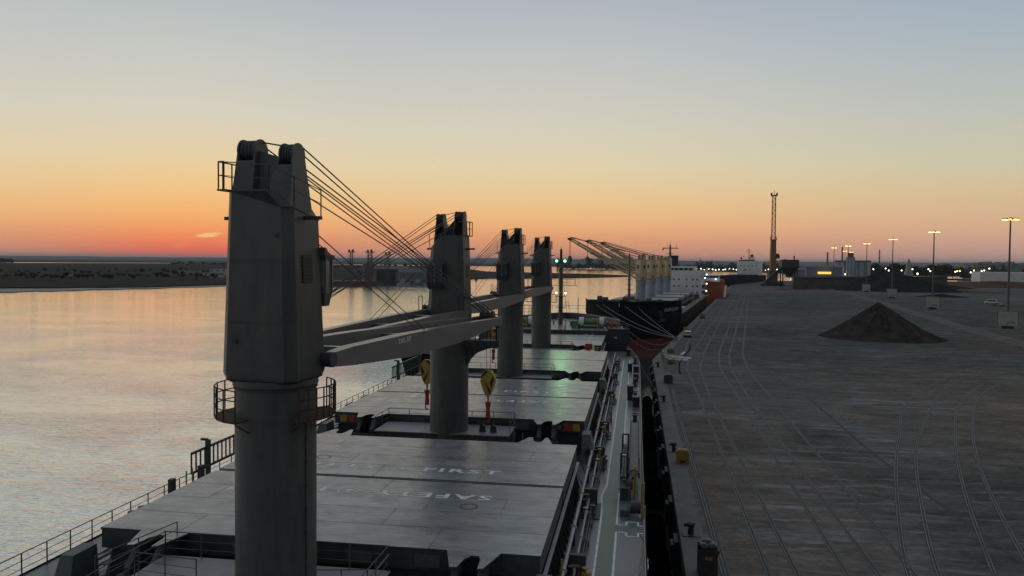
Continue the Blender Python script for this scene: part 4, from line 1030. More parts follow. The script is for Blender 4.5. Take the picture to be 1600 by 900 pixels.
# vehicles
def make_car(body_m, kind='hatch'):
    root = empty('parked_car')
    b = MB().use(body_m)
    if kind == 'van': prof = [(-2.3, .35), (-2.32, 1.0), (-2.2, 1.95), (1.1, 2.0), (1.75, 1.25), (2.35, 1.05), (2.4, .35)]
    elif kind == 'pickup': prof = [(-2.5, .4), (-2.52, 1.0), (-.5, 1.02), (-.4, 1.65), (.6, 1.68), (1.15, 1.1), (2.3, 1.0), (2.4, .4)]
    else: prof = [(-2.0, .32), (-2.06, .75), (-1.95, .98), (-1.6, 1.48), (.3, 1.5), (1.0, 1.02), (1.95, .88), (2.05, .35)]
    n = len(prof)
    def sec(x, inn): return [(x, y, z) for y, z in prof]
    rings = []
    for x, k in ((-.88, .0), (-.8, 1), (.8, 1), (.88, 0)):
        rings.append([(x * (1 if z < 1.05 else .86), y, z) for y, z in prof])
    rings[0] = [(x, y * .98, z) for x, y, z in rings[0]]; rings[-1] = [(x, y * .98, z) for x, y, z in rings[-1]]
    b.loft(rings); b.build('body', root)
    zt = max(z for _, z in prof)
    g = MB().use(GLASS)
    r0 = [p for p in prof if p[1] > zt - .25][0]; r1 = [p for p in prof if p[1] > zt - .25][-1]
    # rear and front glass, side glass
    yb = r0[0]; yf = r1[0]
    g.hexa([(-.66, yb - .36, 1.05), (.66, yb - .36, 1.05), (.66, yb - .2, 1.05), (-.66, yb - .2, 1.05), (-.6, yb - .06, zt - .08), (.6, yb - .06, zt - .08), (.6, yb + .1, zt - .08), (-.6, yb + .1, zt - .08)])
    g.hexa([(-.7, yf + .42, 1.08), (.7, yf + .42, 1.08), (.7, yf + .6, 1.08), (-.7, yf + .6, 1.08), (-.6, yf - .06, zt - .07), (.6, yf - .06, zt - .07), (.6, yf + .1, zt - .07), (-.6, yf + .1, zt - .07)])
    for s in (-1, 1): g.add([(s * .885, yb + .05, 1.06), (s * .885, yf + .35, 1.06), (s * .765, yf - .05, zt - .1), (s * .765, yb + .1, zt - .1)], [(0, 1, 2, 3)])
    g.build('window', root)
    for s in (-1, 1):
        for y in (-1.3, 1.35):
            w = MB().use(RUBBER).cone((s * .72, y, .33), (s * .92, y, .33), .33, None, 16); w.use(PIPE).cone((s * .90, y, .33), (s * .935, y, .33), .19, None, 12); w.build('wheel', root)
        MB().use(REDP).box(s * .72 - .1, s * .72 + .1, prof[1][0] - .03, prof[1][0] + .05, .72, .9).build('tail_light', root)
        MB().use(WHITE).box(s * .68 - .14, s * .68 + .14, prof[-2][0] - .0, prof[-2][0] + .12, .62, .78).build('headlight', root)
    MB().use(BLACK).box(-.88, .88, prof[0][0] - .08, prof[0][0] + .1, .3, .55).build('bumper', root)
    return root
BEIGE = mat('beige_car_paint', (.42, .37, .31), .35, coat=.3)
car = make_car(BEIGE); car.location = (26.0, 195.5, 4.01); car.rotation_euler = (0, 0, R(-7.9)); tag(car, 'beige hatchback parked on the quay below the bow of the second ship', 'car')
v1 = make_car(WHITE, 'van'); v1.location = tuple(gp(1547.5, 474.5, 4.01)); v1.rotation_euler = (0, 0, R(62)); tag(v1, 'white van parked in the yard left of the nearest lamp mast', 'van')
v2 = make_car(mat('dark_car_paint', (.05, .05, .055), .3, coat=.3), 'pickup'); v2.location = tuple(gp(1559, 478.5, 4.01)); v2.rotation_euler = (0, 0, R(40)); v2.name = 'pickup_truck'; tag(v2, 'dark pickup truck parked right of the white van in the yard', 'pickup truck')

# stockpiles
def heap(name, c, rx, ry, h, mm, label, seed, rz=0, p=1.15, n=64, lean=0):
    rr = random.Random(seed); rings = []; off = [rr.uniform(-1, 1) for _ in range(64)]
    def ns(a, k): return sum(math.sin(a * (j + 2) * 1.0 + off[j] * 6) * (.5 ** (j * .35)) for j in range(k)) / 3
    K = 22; vs = []
    for k in range(K + 1):
        t = k / K; ring = []
        for i in range(n):
            a = 2 * math.pi * i / n; ra = 1 + .10 * ns(a, 7); z = h * (1 - t) ** p
            gul = .085 * h * ns(a * 4 + t * 1.2, 9) * math.sin(math.pi * t) + .02 * h * rr.uniform(-1, 1) * math.sin(math.pi * min(1, t * 1.3))
            ring.append((rx * t * ra * math.cos(a) + lean * (1 - t) * rx, ry * t * ra * math.sin(a), max(z + gul, 0) if k < K else -.05))
        rings.append(ring)
    m_ = MB().use(mm); m_.loft(rings[::-1]); o = m_.build(name, smooth=True); o.location = c; o.rotation_euler = (0, 0, rz)
    return tag(o, label, 'heap')
ORE = mat('dark_ore', (.045, .044, .042), .92, var=.45, scale=.5, col2=(.085, .072, .062), bump=1.0, bscale=1.6)
ORE2 = mat('black_ore', (.034, .037, .038), .92, var=.35, scale=.3, bump=1.0, bscale=1.0)
heap('ore_heap', (72.3, 204.0, 4.0), 14.6, 12, 8.8, ORE, 'dark conical ore heap alone in the middle of the yard', 3, R(-9), p=1.28, lean=-.05)
heap('ore_heap', tuple(gp(1408, 455, 4)), 40, 24, 13.5, ORE2, 'wide black ore heap behind the three white lamp-mast blocks', 9, R(-9), p=1.0, lean=-.25)
heap('ore_heap', tuple(gp(1505, 468, 4) + Vector((0, 30, 0))), 14, 9, 1.8, ORE2, 'low black heap beside the wide ore heap', 4, R(-9))
heap('sand_heap', tuple(gp(1345, 450.5, 4)), 32, 14, 5.5, mat('ochre_sand', (.42, .22, .06), .95, var=.25, scale=.2, bump=.5), 'low ochre sand heap behind the farthest white block', 6, R(-20))

# high lamp masts
def make_mast(h=31.0, block=True, scale=1.0):
    root = empty('lamp_mast')
    p = MB().use(mat('galvanised_steel', (.12, .11, .10), .6)); p.cone((0, 0, 0), (0, 0, h), .34 * scale, .2 * scale, 12); p.build('mast', root)
    hd = MB().use(YD); hd.cone((0, 0, h - .2), (0, 0, h + .45), .55, .45, 12); hd.cone((0, 0, h + .1), (0, 0, h + .25), 1.5 * scale, 1.5 * scale, 20)
    hd.build('lamp_ring', root)
    for k in range(8):
        a = 2 * math.pi * (k + .5) / 8; x, y = 1.75 * scale * math.cos(a), 1.3 * scale * math.sin(a)
        l = MB().use(DARK).box(x - .32, x + .32, y - .3, y + .3, h - .02, h + .3); l.use(LAMP).hexa([(x - .28, y - .26, h - .22), (x + .28, y - .26, h - .22), (x + .28, y + .26, h - .22), (x - .28, y + .26, h - .22), (x - .3, y - .28, h - .02), (x + .3, y - .28, h - .02), (x + .3, y + .28, h - .02), (x - .3, y + .28, h - .02)])
        l.build('floodlight', root)
    return root
BLK = mat('whitewashed_concrete', (.40, .39, .34), .85, var=.12, scale=.6, bump=.3, bscale=2)
def make_block(w=4.8, h=4.1, dark=False):
    root = empty('ballast_block')
    b = MB().use(BLK).box(-w / 2, w / 2, -1.1, 1.1, .75, .75 + h); b.build('block', root)
    f = MB().use(DARK); f.box(-w / 2 - .12, -w / 2 + .0, -1.14, 1.14, .4, .75 + h); f.box(w / 2, w / 2 + .12, -1.14, 1.14, .4, .75 + h); f.box(-w / 2 - .12, w / 2 + .12, -1.14, 1.14, .75 + h, .87 + h); f.build('steel_frame', root)
    s = MB().use(BLACK).box(-w * .3, w * .3, -1, 1, .1, .75); s.use(CONC).box(-w / 2 - .3, -w * .3, -1.2, 1.2, 0, .7); s.box(w * .3, w / 2 + .3, -1.2, 1.2, 0, .7); s.build('footing', root)
    d = MB().use(DARK)
    for x0, x1, z0, z1 in ((-.1, .12, 1.35, 1.9), (.22, .34, 1.5, 1.9), (.42, .55, 1.35, 1.85), (1.0, 1.15, 1.5, 1.95), (1.3, 1.5, 1.45, 1.9), (1.65, 1.8, 1.5, 1.85), (-.3, .1, 1.0, 1.15)): d.box(x0, x1, -1.125, -1.102, z0, z1)
    d.build('number_blotch', root)  # plain dark blotches in place of the block's painted numbers
    return root
mst = make_mast(); blk = make_block()
mspots = [((118.6, 246.5), 1, 'nearest lamp mast at the right edge, rising behind its white block'), ((131.7, 343.5), 1, 'second nearest lamp mast, in front of the right end of the wide ore heap'),
          ((146.6, 445.5), 1, 'lamp mast rising in front of the peak of the wide ore heap'), ((159.4, 541.0), 1, 'lamp mast left of the wide ore heap, behind the yellowish block')]
lab = ['large white ballast block with rails at the foot of the nearest lamp mast', 'white ballast block in front of the right end of the wide ore heap', 'smaller white ballast block in front of the ore heap peak', 'yellowish ballast block at the left end of the wide ore heap']
for i, ((x, y), _, l) in enumerate(mspots):
    o = mst if i == 0 else copy_tree(mst); o.location = (x, y, 4); tag(o, l, 'lamp mast', 'tall lamp masts in the yard')
    b = blk if i == 0 else copy_tree(blk); dv = Vector((x, y, 0)) - Vector((CAM.x, CAM.y, 0)); dv.normalize()
    b.location = (x - dv.x * 2.4, y - dv.y * 2.4, 4.0); b.rotation_euler = (0, 0, math.atan2(-dv.x, dv.y) + .04); tag(b, lab[i], 'concrete block', 'ballast blocks at the lamp masts')
for px, d, l in ((1302, 660, 'leftmost of the lit lamp masts, standing apart over the lit port buildings'), (1324, 588, 'tallest-looking lamp mast of the cluster of three by the silo'), (1319, 830, 'lamp mast directly left of the tallest one in the silo cluster'), (1329, 913, 'shortest-looking lamp mast, directly over the silo tower')):
    o = copy_tree(mst); p = dp(px, d, 4); o.location = p; tag(o, l, 'lamp mast', 'tall lamp masts in the yard')

# ================================================================== SECOND SHIP
A2 = R(-7.94)
s2 = tag(empty('cargo_ship', (9.2, 213.9, 0), A2), 'black-hulled bulk carrier moored ahead with cream and grey cranes and a white bridge house', 'ship')
# stations: y, half breadth at top, z top, half breadth at waterline
S2 = [(-.5, .15, 11.2, .0), (1.5, 2.6, 11.1, .2), (4, 5.0, 11.0, .7), (8, 8.0, 10.9, 4.2), (13, 10.8, 10.8, 7.8), (19, 13.0, 10.8, 11.0), (25, 14.2, 10.8, 13.0), (25.01, 14.2, 7.0, 13.0), (35, 14.5, 7.0, 14.0), (60, 14.5, 7.0, 14.5), (150, 14.5, 7.0, 14.5), (172, 13.2, 7.2, 11.5)]
hb = MB()
NZ = 9
for s in (-1, 1):
    rings = []
    for y, bt, zt, bw_ in S2:
        ring = []
        for k in range(NZ):
            f = k / (NZ - 1); z = -3.5 + (zt + 3.5) * f
            rake = (-1.0 + f) * 0; e = bw_ + (bt - bw_) * (f ** 1.7)
            yy = y + (2.6 * (1 - f) if y < 3 else 2.0 * (1 - f) if y < 10 else 0)
            ring.append((s * e, yy, z))
        rings.append(ring)
    n = NZ
    vs = [p for r in rings for p in r]
    for k in range(len(rings) - 1):
        for i in range(n - 1):
            q = [vs[k * n + i], vs[k * n + i + 1], vs[(k + 1) * n + i + 1], vs[(k + 1) * n + i]]
            zc = sum(p[2] for p in q) / 4
            hb.use(HULLB)
            if q[0][2] < .6 < q[1][2] or q[3][2] < .6 < q[2][2]:
                def at(p, r_):
                    t = (.6 - p[2]) / (r_[2] - p[2]); return tuple(p[j] + (r_[j] - p[j]) * t for j in range(3))
                a, b = at(q[0], q[1]), at(q[3], q[2])
                hb.use(HULLR).add([q[0], a, b, q[3]], [(0, 1, 2, 3)]); hb.use(HULLB).add([a, q[1], q[2], b], [(0, 1, 2, 3)])
            else: hb.use(HULLR if zc < .6 else HULLB).add(q, [(0, 1, 2, 3)])
hb.use(HULLR).loft([[(r_ * math.cos(a), y, -2.6 + r_ * 1.15 * math.sin(a)) for a in [2 * math.pi * i / 14 for i in range(14)]] for y, r_ in ((-4.2, .3), (-3.6, 1.0), (-2, -.8), (1, 1.9), (6, 1.9))])
hb.use(HULLB).add([(-13.2, 172, -3.5), (13.2, 172, -3.5), (13.2, 172, 7.2), (-13.2, 172, 7.2)], [(0, 1, 2, 3)])
hb.build('hull', s2)
d2 = MB().use(mat('ship_deck_red', (.16, .07, .06), .7, var=.2, scale=.4))
pl = [(b_ - .1, y) for y, b_, z, w in S2 if z > 8] ; pl = [(x, y) for x, y in pl]; pp = pl + [(-x, y) for x, y in reversed(pl)]
d2.add([(x, y, 9.9) for x, y in pp], [tuple(range(len(pp)))])
d2.add([(-14.4, 25, 6.9), (14.4, 25, 6.9), (14.4, 172, 6.9), (-14.4, 172, 6.9)], [(0, 1, 2, 3)])
d2.build('deck', s2, smooth=False)
MB().use(HULLB).box(-14.1, 14.1, 25.02, 25.3, 6.9, 10.6).build('forecastle_bulkhead', s2)
text_obj('lettering', 'OCEAN JOY', 1.5, (0, 0, 0), (0, 0, 0), LINE, s2, .01, 1.1)
nm = [c for c in children(s2) if c.name.startswith('lettering')][-1]
# place the name on the flared port bow
nm.location = (11.75, 16.9, 8.75); 
ft = (Vector((13.0, 19, 0)) - Vector((10.8, 13, 0))).normalized(); up = (Vector((12.6, 16.4, 10.8)) - Vector((11.0, 16.4, 7.6))).normalized(); up = (up - ft * up.dot(ft)).normalized()
nrm = ft.cross(up)
nm.rotation_euler = Matrix((ft, up, nrm)).transposed().to_euler(); nm.location = Vector((11.75, 16.9, 8.75)) + nrm * .35
an = MB().use(RUST); an.bar((9.3, 12.2, 7.2), (9.9, 12.1, 5.6), .3, .3); an.bar((9.2, 11.0, 5.8), (10.6, 13.2, 5.8), .35, .5); an.cone((9.0, 12.1, 7.9), (9.9, 11.8, 7.6), .6, .6, 12); an.build('anchor', s2)
bw2 = MB().use(HULLB)
for s in (-1, 1):
    for a, b in zip(S2[:6], S2[1:7]):
        bw2.hexa([(s * a[1], a[0], a[2] - .3), (s * b[1], b[0], b[2] - .3), (s * (b[1] - .15), b[0], b[2] - .3), (s * (a[1] - .15), a[0], a[2] - .3), (s * (a[1] + .1), a[0], a[2] + .25), (s * (b[1] + .1), b[0], b[2] + .25), (s * (b[1] - .05), b[0], b[2] + .25), (s * (a[1] - .05), a[0], a[2] + .25)])
bw2.build('bulwark', s2)
rl = MB().use(PIPE)
for s in (-1, 1): railing(rl, [(s * 14.3, 25.5, 7.0), (s * 14.3, 140, 7.0)], 1.2, 3.0, 3, .05, .06, 4)
rl.build('railing', s2)
w2 = MB().use(DARK)
rr = random.Random(11)
for k in range(26):
    x, y = rr.uniform(-9, 9), rr.uniform(7, 22); h = rr.uniform(.6, 1.9)
    if abs(x) > y * .55 + 1: continue
    w2.use(rr.choice([DARK, GREENP, DARK, RUST])).cone((x - .7, y, 10.2 + h * .5), (x + .7, y, 10.2 + h * .5), h * .45, None, 8)
w2.build('mooring_winch', s2)
for i in range(5):
    y0 = 29.5 + i * 26 - (0 if i else 0); y0 = [27.5, 46, 72, 98, 124][i]; y1 = [38, 64, 90, 116, 137][i]
    c = MB().use(DARK).box(-9.6, 9.6, y0 + .3, y1 - .3, 6.9, 9.0); c.use(mat('grey_cover', (.34, .345, .35), .6, var=.1, scale=.3)).box(-10, 10, y0, (y0 + y1) / 2 - .15, 9.0, 9.8); c.box(-10, 10, (y0 + y1) / 2 + .15, y1, 9.0, 9.8); c.build('hatch_cover', s2)
pb = MB().use(DARK)
for x in (10.9, 11.6): pb.cone((x, 27, 8.2), (x, 138, 8.2), .18, None, 6)
for k in range(28, 138, 4): pb.box(10.4, 12, k, k + .5, 6.9, 8.4)
pb.use(PIPE).box(12.6, 14.35, 28, 36, 6.95, 8.6); pb.use(YD).box(12.5, 13.4, 84, 86, 7, 9); pb.build('pipe', s2)
for i in range(4):
    c = make_crane(s2, 'deck_crane', (0, 41.8 + 26 * i), R(134) - A2 + R(0), S=1.0, zp=16.3, zbase=6.9, paint=CREAM, colpaint=PALEBLUE, jibpaint=CREAM, luff=R(25 - (i == 3) * 5), jl=27.5, low=True, hook=True, hook_drop=5.0, zs=1.0)
    c.scale = (1.12, 1.12, 1.0)
    wd = MB().use(RUST)
    for a in range(0, 360, 90):
        ca, sa = math.cos(R(a)), math.sin(R(a)); r0 = 1.44 if a % 180 == 0 else 1.36
        wd.add([(ca * r0 - sa * .3, sa * r0 + ca * .3, 3.6), (ca * r0 + sa * .3, sa * r0 - ca * .3, 3.6), (ca * r0 * .97 + sa * .3, sa * r0 * .97 - ca * .3, 4.7), (ca * r0 * .97 - sa * .3, sa * r0 * .97 + ca * .3, 4.7)], [(0, 1, 2, 3)])
    wd.build('house_window', c)
fm = MB().use(JIB); fm.cone((0, 17, 10), (0, 17, 24.0), .42, .3, 12); fm.cone((0, 17, 24), (0, 17, 24.6), .1, None, 6)
for z in (12.5, 14, 15.5, 17): fm.box(-.9, .9, 16.6, 17.4, z, z + .12)
fm.build('foremast', s2)
# bridge house
hs = MB().use(WHITE)
hs.box(-12.8, 12.6, 141, 160, 6.9, 17.3); hs.box(-9.5, 9.5, 141.8, 157, 17.3, 20.2); hs.box(-14.6, 14.6, 141.6, 145, 17.2, 17.45)
for s in (-1, 1):
    hs.add([(s * 9.5, 141.6, 17.45), (s * 14.6, 141.6, 17.45), (s * 14.6, 141.6, 18.6), (s * 9.5, 141.6, 18.6), (s * 9.5, 141.75, 17.45), (s * 14.6, 141.75, 17.45), (s * 14.6, 141.75, 18.6), (s * 9.5, 141.75, 18.6)], [(0, 1, 2, 3), (4, 5, 6, 7), (2, 3, 7, 6), (1, 2, 6, 5)])
    hs.add([(s * 12.6, 141.3, 14.6), (s * 14.6, 141.7, 17.2), (s * 12.6, 141.3, 17.2), (s * 12.6, 144, 14.6), (s * 14.6, 144, 17.2), (s * 12.6, 144, 17.2)], [(0, 1, 2), (3, 4, 5), (0, 1, 4, 3)])
    for z in (9.6, 12.2, 14.8): hs.box(s * 12.6 if s > 0 else -14, s * 14 if s > 0 else -12.8, 146, 160, z, z + .12)
hs.build('bridge_house', s2)
bwm = MB().use(GLASS).box(-9.2, 9.2, 141.7, 141.79, 18.5, 19.5); bwm.use(WHITE)
for k in range(10): bwm.box(-9.2 + k * 2, -8.95 + k * 2, 141.66, 141.7, 18.5, 19.5)
bwm.build('bridge_window', s2)
for r_, z in enumerate((8.9, 11.7, 14.6)):
    for x in (-10.5, -7, -3.5, 1.0, 3.1, 6.4, 9.0, 10.9):
        MB().use(GLASS).box(x - .3, x + .3, 140.93, 140.995, z - .45, z + .35).build('window', s2)
ms = MB().use(WHITE); ms.cone((-1.5, 148, 20.2), (-1.5, 148, 24), .9, .6, 10); ms.use(BLUEP).box(-1.2, 1.8, 150, 153, 20.2, 25); ms.use(RAIL).cone((-1.5, 148, 24), (-1.5, 148, 29.8), .55, .3, 8)
ms.use(RAIL).bar((-4.8, 148, 28.2), (2.0, 148, 28.2), .35, .4); ms.bar((-3, 148, 25.8), (0, 148, 25.8), .3, .2); ms.bar((-5, 148, 27.6), (-4.4, 148, 27.6), .6, .6); ms.cone((-1.5, 148, 29.5), (-1.5, 148, 31.5), .06, None, 5); ms.cone((-2.6, 148, 28.2), (-2.6, 148, 30.3), .06, None, 5); ms.cone((1.2, 148, 28.2), (1.2, 148, 30.5), .06, None, 5)
ms.build('radar_mast', s2)
for x, y, z in ((13.9, 146.5, 15.2), (14.3, 152, 12.6), (14.4, 148, 9.5), (12.9, 150, 17.6)):
    MB().use(LAMPC).ball((x, y, z), .24, 6).build('deck_lamp', s2)
gl = MB().use(GREENBOX).box(12.9, 14.3, 143, 158, 8.6, 9.2); gl.use(ORANGE).loft([[(13.4 + w_ * math.cos(a), y, 11.4 + w_ * math.sin(a)) for a in [2 * math.pi * i / 10 for i in range(10)]] for y, w_ in ((147, .4), (148, 1.0), (153, 1.0), (154.4, .4))]); gl.build('lifeboat', s2)

# mooring ropes
def rope(a, b, sag, label, r_=.07, mm=MOOR):
    a = Vector(a); b = Vector(b); pts = []
    for k in range(15):
        t = k / 14; p = a.lerp(b, t); p.z -= sag * 4 * t * (1 - t); pts.append(p)
    tag(MB().use(mm).tube(pts, r_, 6).build('mooring_rope'), label, 'mooring rope', 'mooring ropes at the quay corner')
def L2(x, y, z): return s2.matrix_basis @ Vector((x, y, z))
bp_ = Vector((*q2(.8, 38), 4.6))
M2 = Matrix.Translation((9.2, 213.9, 0)) @ Matrix.Rotation(A2, 4, 'Z')
def L2(x, y, z): return M2 @ Vector((x, y, z))
rope(L2(-7.4, 6.6, 10.0), bp_, 1.6, 'pale mooring rope running from the far left edge of the black bow to the bollard')
rope(L2(-5.2, 4.0, 10.3), bp_, 1.0, 'pale mooring rope from the top of the black bow, second from the left')
rope(L2(1.4, .4, 10.2), bp_, .5, 'pale mooring rope from the middle of the black bow, third from the left')
rope(L2(4.6, 3.2, 9.6), bp_, .3, 'pale mooring rope from right of the anchor, steepest of the four on the black bow')
rope((10.6, 141.5, 10.9), bp_, 3.6, 'pale mooring rope sagging from our forecastle across the red waterline, the lower one')
rope((11.8, 137.5, 10.7), bp_ + Vector((0, -.4, 0)), 2.2, 'pale mooring rope sagging from our forecastle across the red waterline, the upper one')
rope((13.4, 124, 8.0), (17.5, 98, 4.3), .3, 'dark mooring rope reaching from the starboard rail down to the quay', .05, DARK)

# ================================================================== THIRD SHIP (orange)
s3 = tag(empty('supply_ship', tuple(dp(1101, 392, 0)), R(-7.94)), 'small ship with an orange hull and white wheelhouse lit by lamps, behind the black carrier', 'ship')
hb = MB().use(ORANGE)
for s in (-1, 1):
    rings = []
    for y, bt, zt, bw_ in ((0, .2, 13.0, 0), (3, 4, 12.6, 1.5), (8, 7.5, 12.2, 5), (14, 8.6, 11.8, 8), (24, 8.8, 10.5, 8.6), (70, 8.8, 9.0, 8.6)):
        rings.append([(s * (bw_ + (bt - bw_) * f ** 1.5), y, -3 + (zt + 3) * f) for f in (0, .2, .4, .6, .8, 1)])
    hb.loft(rings, False, False)
hb.build('hull', s3)
MB().use(RUST).add([(0, 0, 11), (7.5, 8, 11), (8.7, 24, 9.6), (8.7, 70, 8.6), (-8.7, 70, 8.6), (-8.7, 24, 9.6), (-7.5, 8, 11)], [tuple(range(7))]).build('deck', s3, smooth=False)
b = MB().use(WHITE).box(-7, 7, 16, 30, 9, 13.2); b.box(-6, 6, 17, 28, 13.2, 15.6); b.build('wheelhouse', s3)
MB().use(GLASS).box(-5.8, 5.8, 16.9, 16.99, 14.1, 15.2).build('window', s3)
b = MB().use(WHITE).cone((0, 20, 15.6), (0, 20, 19.5), .3, .15, 8); b.bar((-1.5, 20, 18.4), (1.5, 20, 18.4), .15, .15); b.build('mast', s3)
for x in (-7.6, 7.6): MB().use(ORANGE).loft([[(x + w_ * math.cos(a), y, 12.3 + w_ * math.sin(a)) for a in [2 * math.pi * i / 10 for i in range(10)]] for y, w_ in ((14, .4), (15, 1.3), (20, 1.3), (21.5, .4))]).build('lifeboat', s3)
for x, y, z in ((-4, 15.6, 13.4), (4.5, 15.6, 13.6), (6.8, 12, 11.8), (0, 15.8, 15.9), (7.0, 10, 9.8)): MB().use(LAMPC if x < 5 else LAMPW).ball((x, y, z), .26, 6).build('deck_lamp', s3)
b = MB().use(WHITE).box(8.9, 9.2, 10, 26, 5.5, 6.0); b.bar((9.3, 6, 5.0), (9.3, 22, 10), .8, .25); b.build('gangway', s3)

# ================================================================== FOURTH SHIP
p4 = gp(1166, 441, 4); 
s4 = tag(empty('cargo_ship', tuple(dp(1171, 770, 0)), R(-19)), 'distant black-hulled ship showing a white bridge house beside the tall harbour crane', 'ship')
b = MB().use(HULLB)
b.loft([[(-w, y, -3), (w, y, -3), (w * 1.0, y, z), (-w * 1.0, y, z)] for y, w, z in ((-215, .5, 9), (-205, 7, 9.4), (-190, 12, 9.8), (-150, 13, 9.8), (14, 13, 10.2), (22, 11, 10.2))])
b.build('hull', s4)
b = MB().use(WHITE).box(-10.4, 10.4, -8, 8, 10, 23.2); b.box(-7, 6, -7, 4, 23.2, 25.0); b.build('bridge_house', s4)
MB().use(GLASS).box(-6.8, 5.8, -7.08, -7.0, 23.6, 24.7).build('bridge_window', s4)
for x, z in ((-7, 19), (-3.5, 19), (0, 19), (4, 19), (7.5, 19), (-3, 15.2), (-2, 15.2), (1.8, 15.2)): MB().use(GLASS).box(x - .45, x + .45, -8.07, -8.0, z - .5, z + .5).build('window', s4)
b = MB().use(WHITE).box(-1, 4, -2, 3, 25, 27.5); b.use(HULLR).box(.4, 2.8, 0, 2.4, 27.5, 30); b.use(RAIL).cone((-.4, -3, 25), (-.4, -3, 36), .35, .2, 8); b.bar((-3, -3, 34), (2, -3, 34), .3, .3); b.bar((-2.4, -3, 32.2), (1, -3, 32.2), .3, .3); b.build('radar_mast', s4)
dkr = MB().use(ORE2)
for k in range(9): dkr.box(-11, 11, -184 + k * 19, -168 + k * 19, 9.8, 10.8)
dkr.build('hatch_cover', s4)

# ================================================================== TUG
tg = tag(empty('tugboat', (-26.5, 172, -2), R(146)), 'dark-hulled tug with a pale bow fender, half hidden behind the second crane column', 'tug'); tg.scale = (1.2, 1.2, 1.25)
b = MB().use(HULLB)
for s in (-1, 1):
    rings = []
    for y, bt, zt, bw_ in ((12.5, .2, 4.6, 0), (11.6, 2.0, 4.5, .4), (9.5, 3.8, 4.2, 1.8), (6, 4.8, 3.6, 3.6), (0, 5.0, 2.8, 4.6), (-10, 4.8, 2.4, 4.4), (-12.5, 3.6, 2.5, 3.2)):
        rings.append([(s * (bw_ + (bt - bw_) * f ** 1.4), y - (1 - f) * (1.6 if y > 9 else 0), -1 + (zt + 1) * f) for f in (0, .25, .5, .75, 1)])
    b.loft(rings, False, False)
b.build('hull', tg)
b = MB().use(mat('worn_fender', (.42, .30, .27), .8, var=.3, scale=2))
fp = [(4.95, 1, 3.0), (4.75, 6, 3.7), (3.8, 9.5, 4.3), (2.0, 11.7, 4.6), (0, 12.7, 4.7)]
pts = fp + [(-x, y, z) for x, y, z in reversed(fp[:-1])]; b.tube([(x, y, z - .25) for x, y, z in pts], .42, 10); b.build('bow_fender', tg)
b = MB().use(mat('tug_deck', (.09, .08, .06), .8, var=.3, scale=1)).add([(x * .97, y - .2, 2.6 if y < 3 else 3.0) for x, y, z in pts] + [(-4.8, -12, 2.2), (4.8, -12, 2.2)], [tuple(range(len(pts) + 2))]); b.build('deck', tg, smooth=False)
b = MB().use(WHITE).box(-2.8, 2.8, -5, 4, 2.4, 5.2); b.use(WHITE).box(-2.2, 2.2, -3.5, 2.5, 5.2, 7.6); b.build('wheelhouse', tg)
b = MB().use(GLASS).box(-2.0, 2.0, 2.5, 2.56, 6.1, 7.2); b.box(2.2, 2.26, -3, 2, 6.1, 7.2); b.box(-2.26, -2.2, -3, 2, 6.1, 7.2); b.build('window', tg)
b = MB().use(DARK).cone((-1.2, 7.2, 3.7), (1.2, 7.2, 3.7), .8, None, 14); b.box(-1.6, -1.3, 6.4, 8, 2.9, 4.6); b.box(1.3, 1.6, 6.4, 8, 2.9, 4.6); b.build('towing_winch', tg)
MB().use(RAIL).cone((0, 0, 7.6), (0, 0, 11), .15, .08, 8).build('mast', tg)

# ================================================================== HARBOUR CRANE and silhouettes
hc = tag(empty('harbour_crane', tuple(gp(1207, 446.5, 4)), R(4)), 'tall yellow mobile harbour crane with its lattice boom raised straight up', 'crane')
YC = mat('dull_yellow_crane', (.30, .15, .05), .6, var=.15, scale=.3)
b = MB().use(DARK); b.box(-6.5, 6.5, -5, 5, 1.4, 3.4)
for x in (-7, 7):
    for y in (-5, 5): b.bar((x * .3, y * .4, 2.6), (x, y, -.8), .9, .8); b.box(x - 1.2, x + 1.2, y - .9, y + .9, 0, 1.4)
for x in (-5, -3, -1, 1, 3, 5): b.cone((x, -5.2, .8), (x, 5.2, .8), .8, None, 12)
b.build('chassis', hc)
b = MB().use(mat('dark_tower', (.10, .085, .085), .6)); b.box(-3.3, 3.3, -3, 6, 3.4, 12.2); b.build('machine_house', hc)
b = MB().use(YC); b.loft([[(-w, -w, z), (w, -w, z), (w, w, z), (-w, w, z)] for z, w in ((12.2, 2.4), (15, 2.2), (36.5, 1.8))]); b.use(DARK).box(-2.4, 2.4, -2, 2, 36.0, 36.6); b.use(DARK).box(-2.2, -1.9, -1, 1, 36.6, 39); b.box(1.9, 2.2, -1, 1, 36.6, 39); b.build('tower', hc)
MB().use(DARK).box(1.9, 4.6, -2.5, .5, 21.5, 24.5).box(2.4, 4.0, -2.0, .2, 24.5, 25.4).build('cab', hc)
b = MB().use(YC)
zb, zt = 37.0, 70.5; n = 15
for sx in (-1, 1):
    for sy in (-1, 1): b.bar((sx * 1.35, sy * 1.2, zb), (sx * 1.15, sy * 1.0, zt), .32, .32)
for k in range(n):
    z0 = zb + (zt - zb) * k / n; z1 = zb + (zt - zb) * (k + 1) / n; s = 1 if k % 2 else -1
    for sy in (-1, 1): b.bar((-s * 1.3, sy * 1.1, z0), (s * 1.25, sy * 1.1, z1), .17, .17); b.bar((-1.3, sy * 1.1, z0), (1.3, sy * 1.1, z0), .17, .17)
    for sx in (-1, 1): b.bar((sx * 1.25, -s * 1.1, z0), (sx * 1.25, s * 1.1, z1), .17, .17)
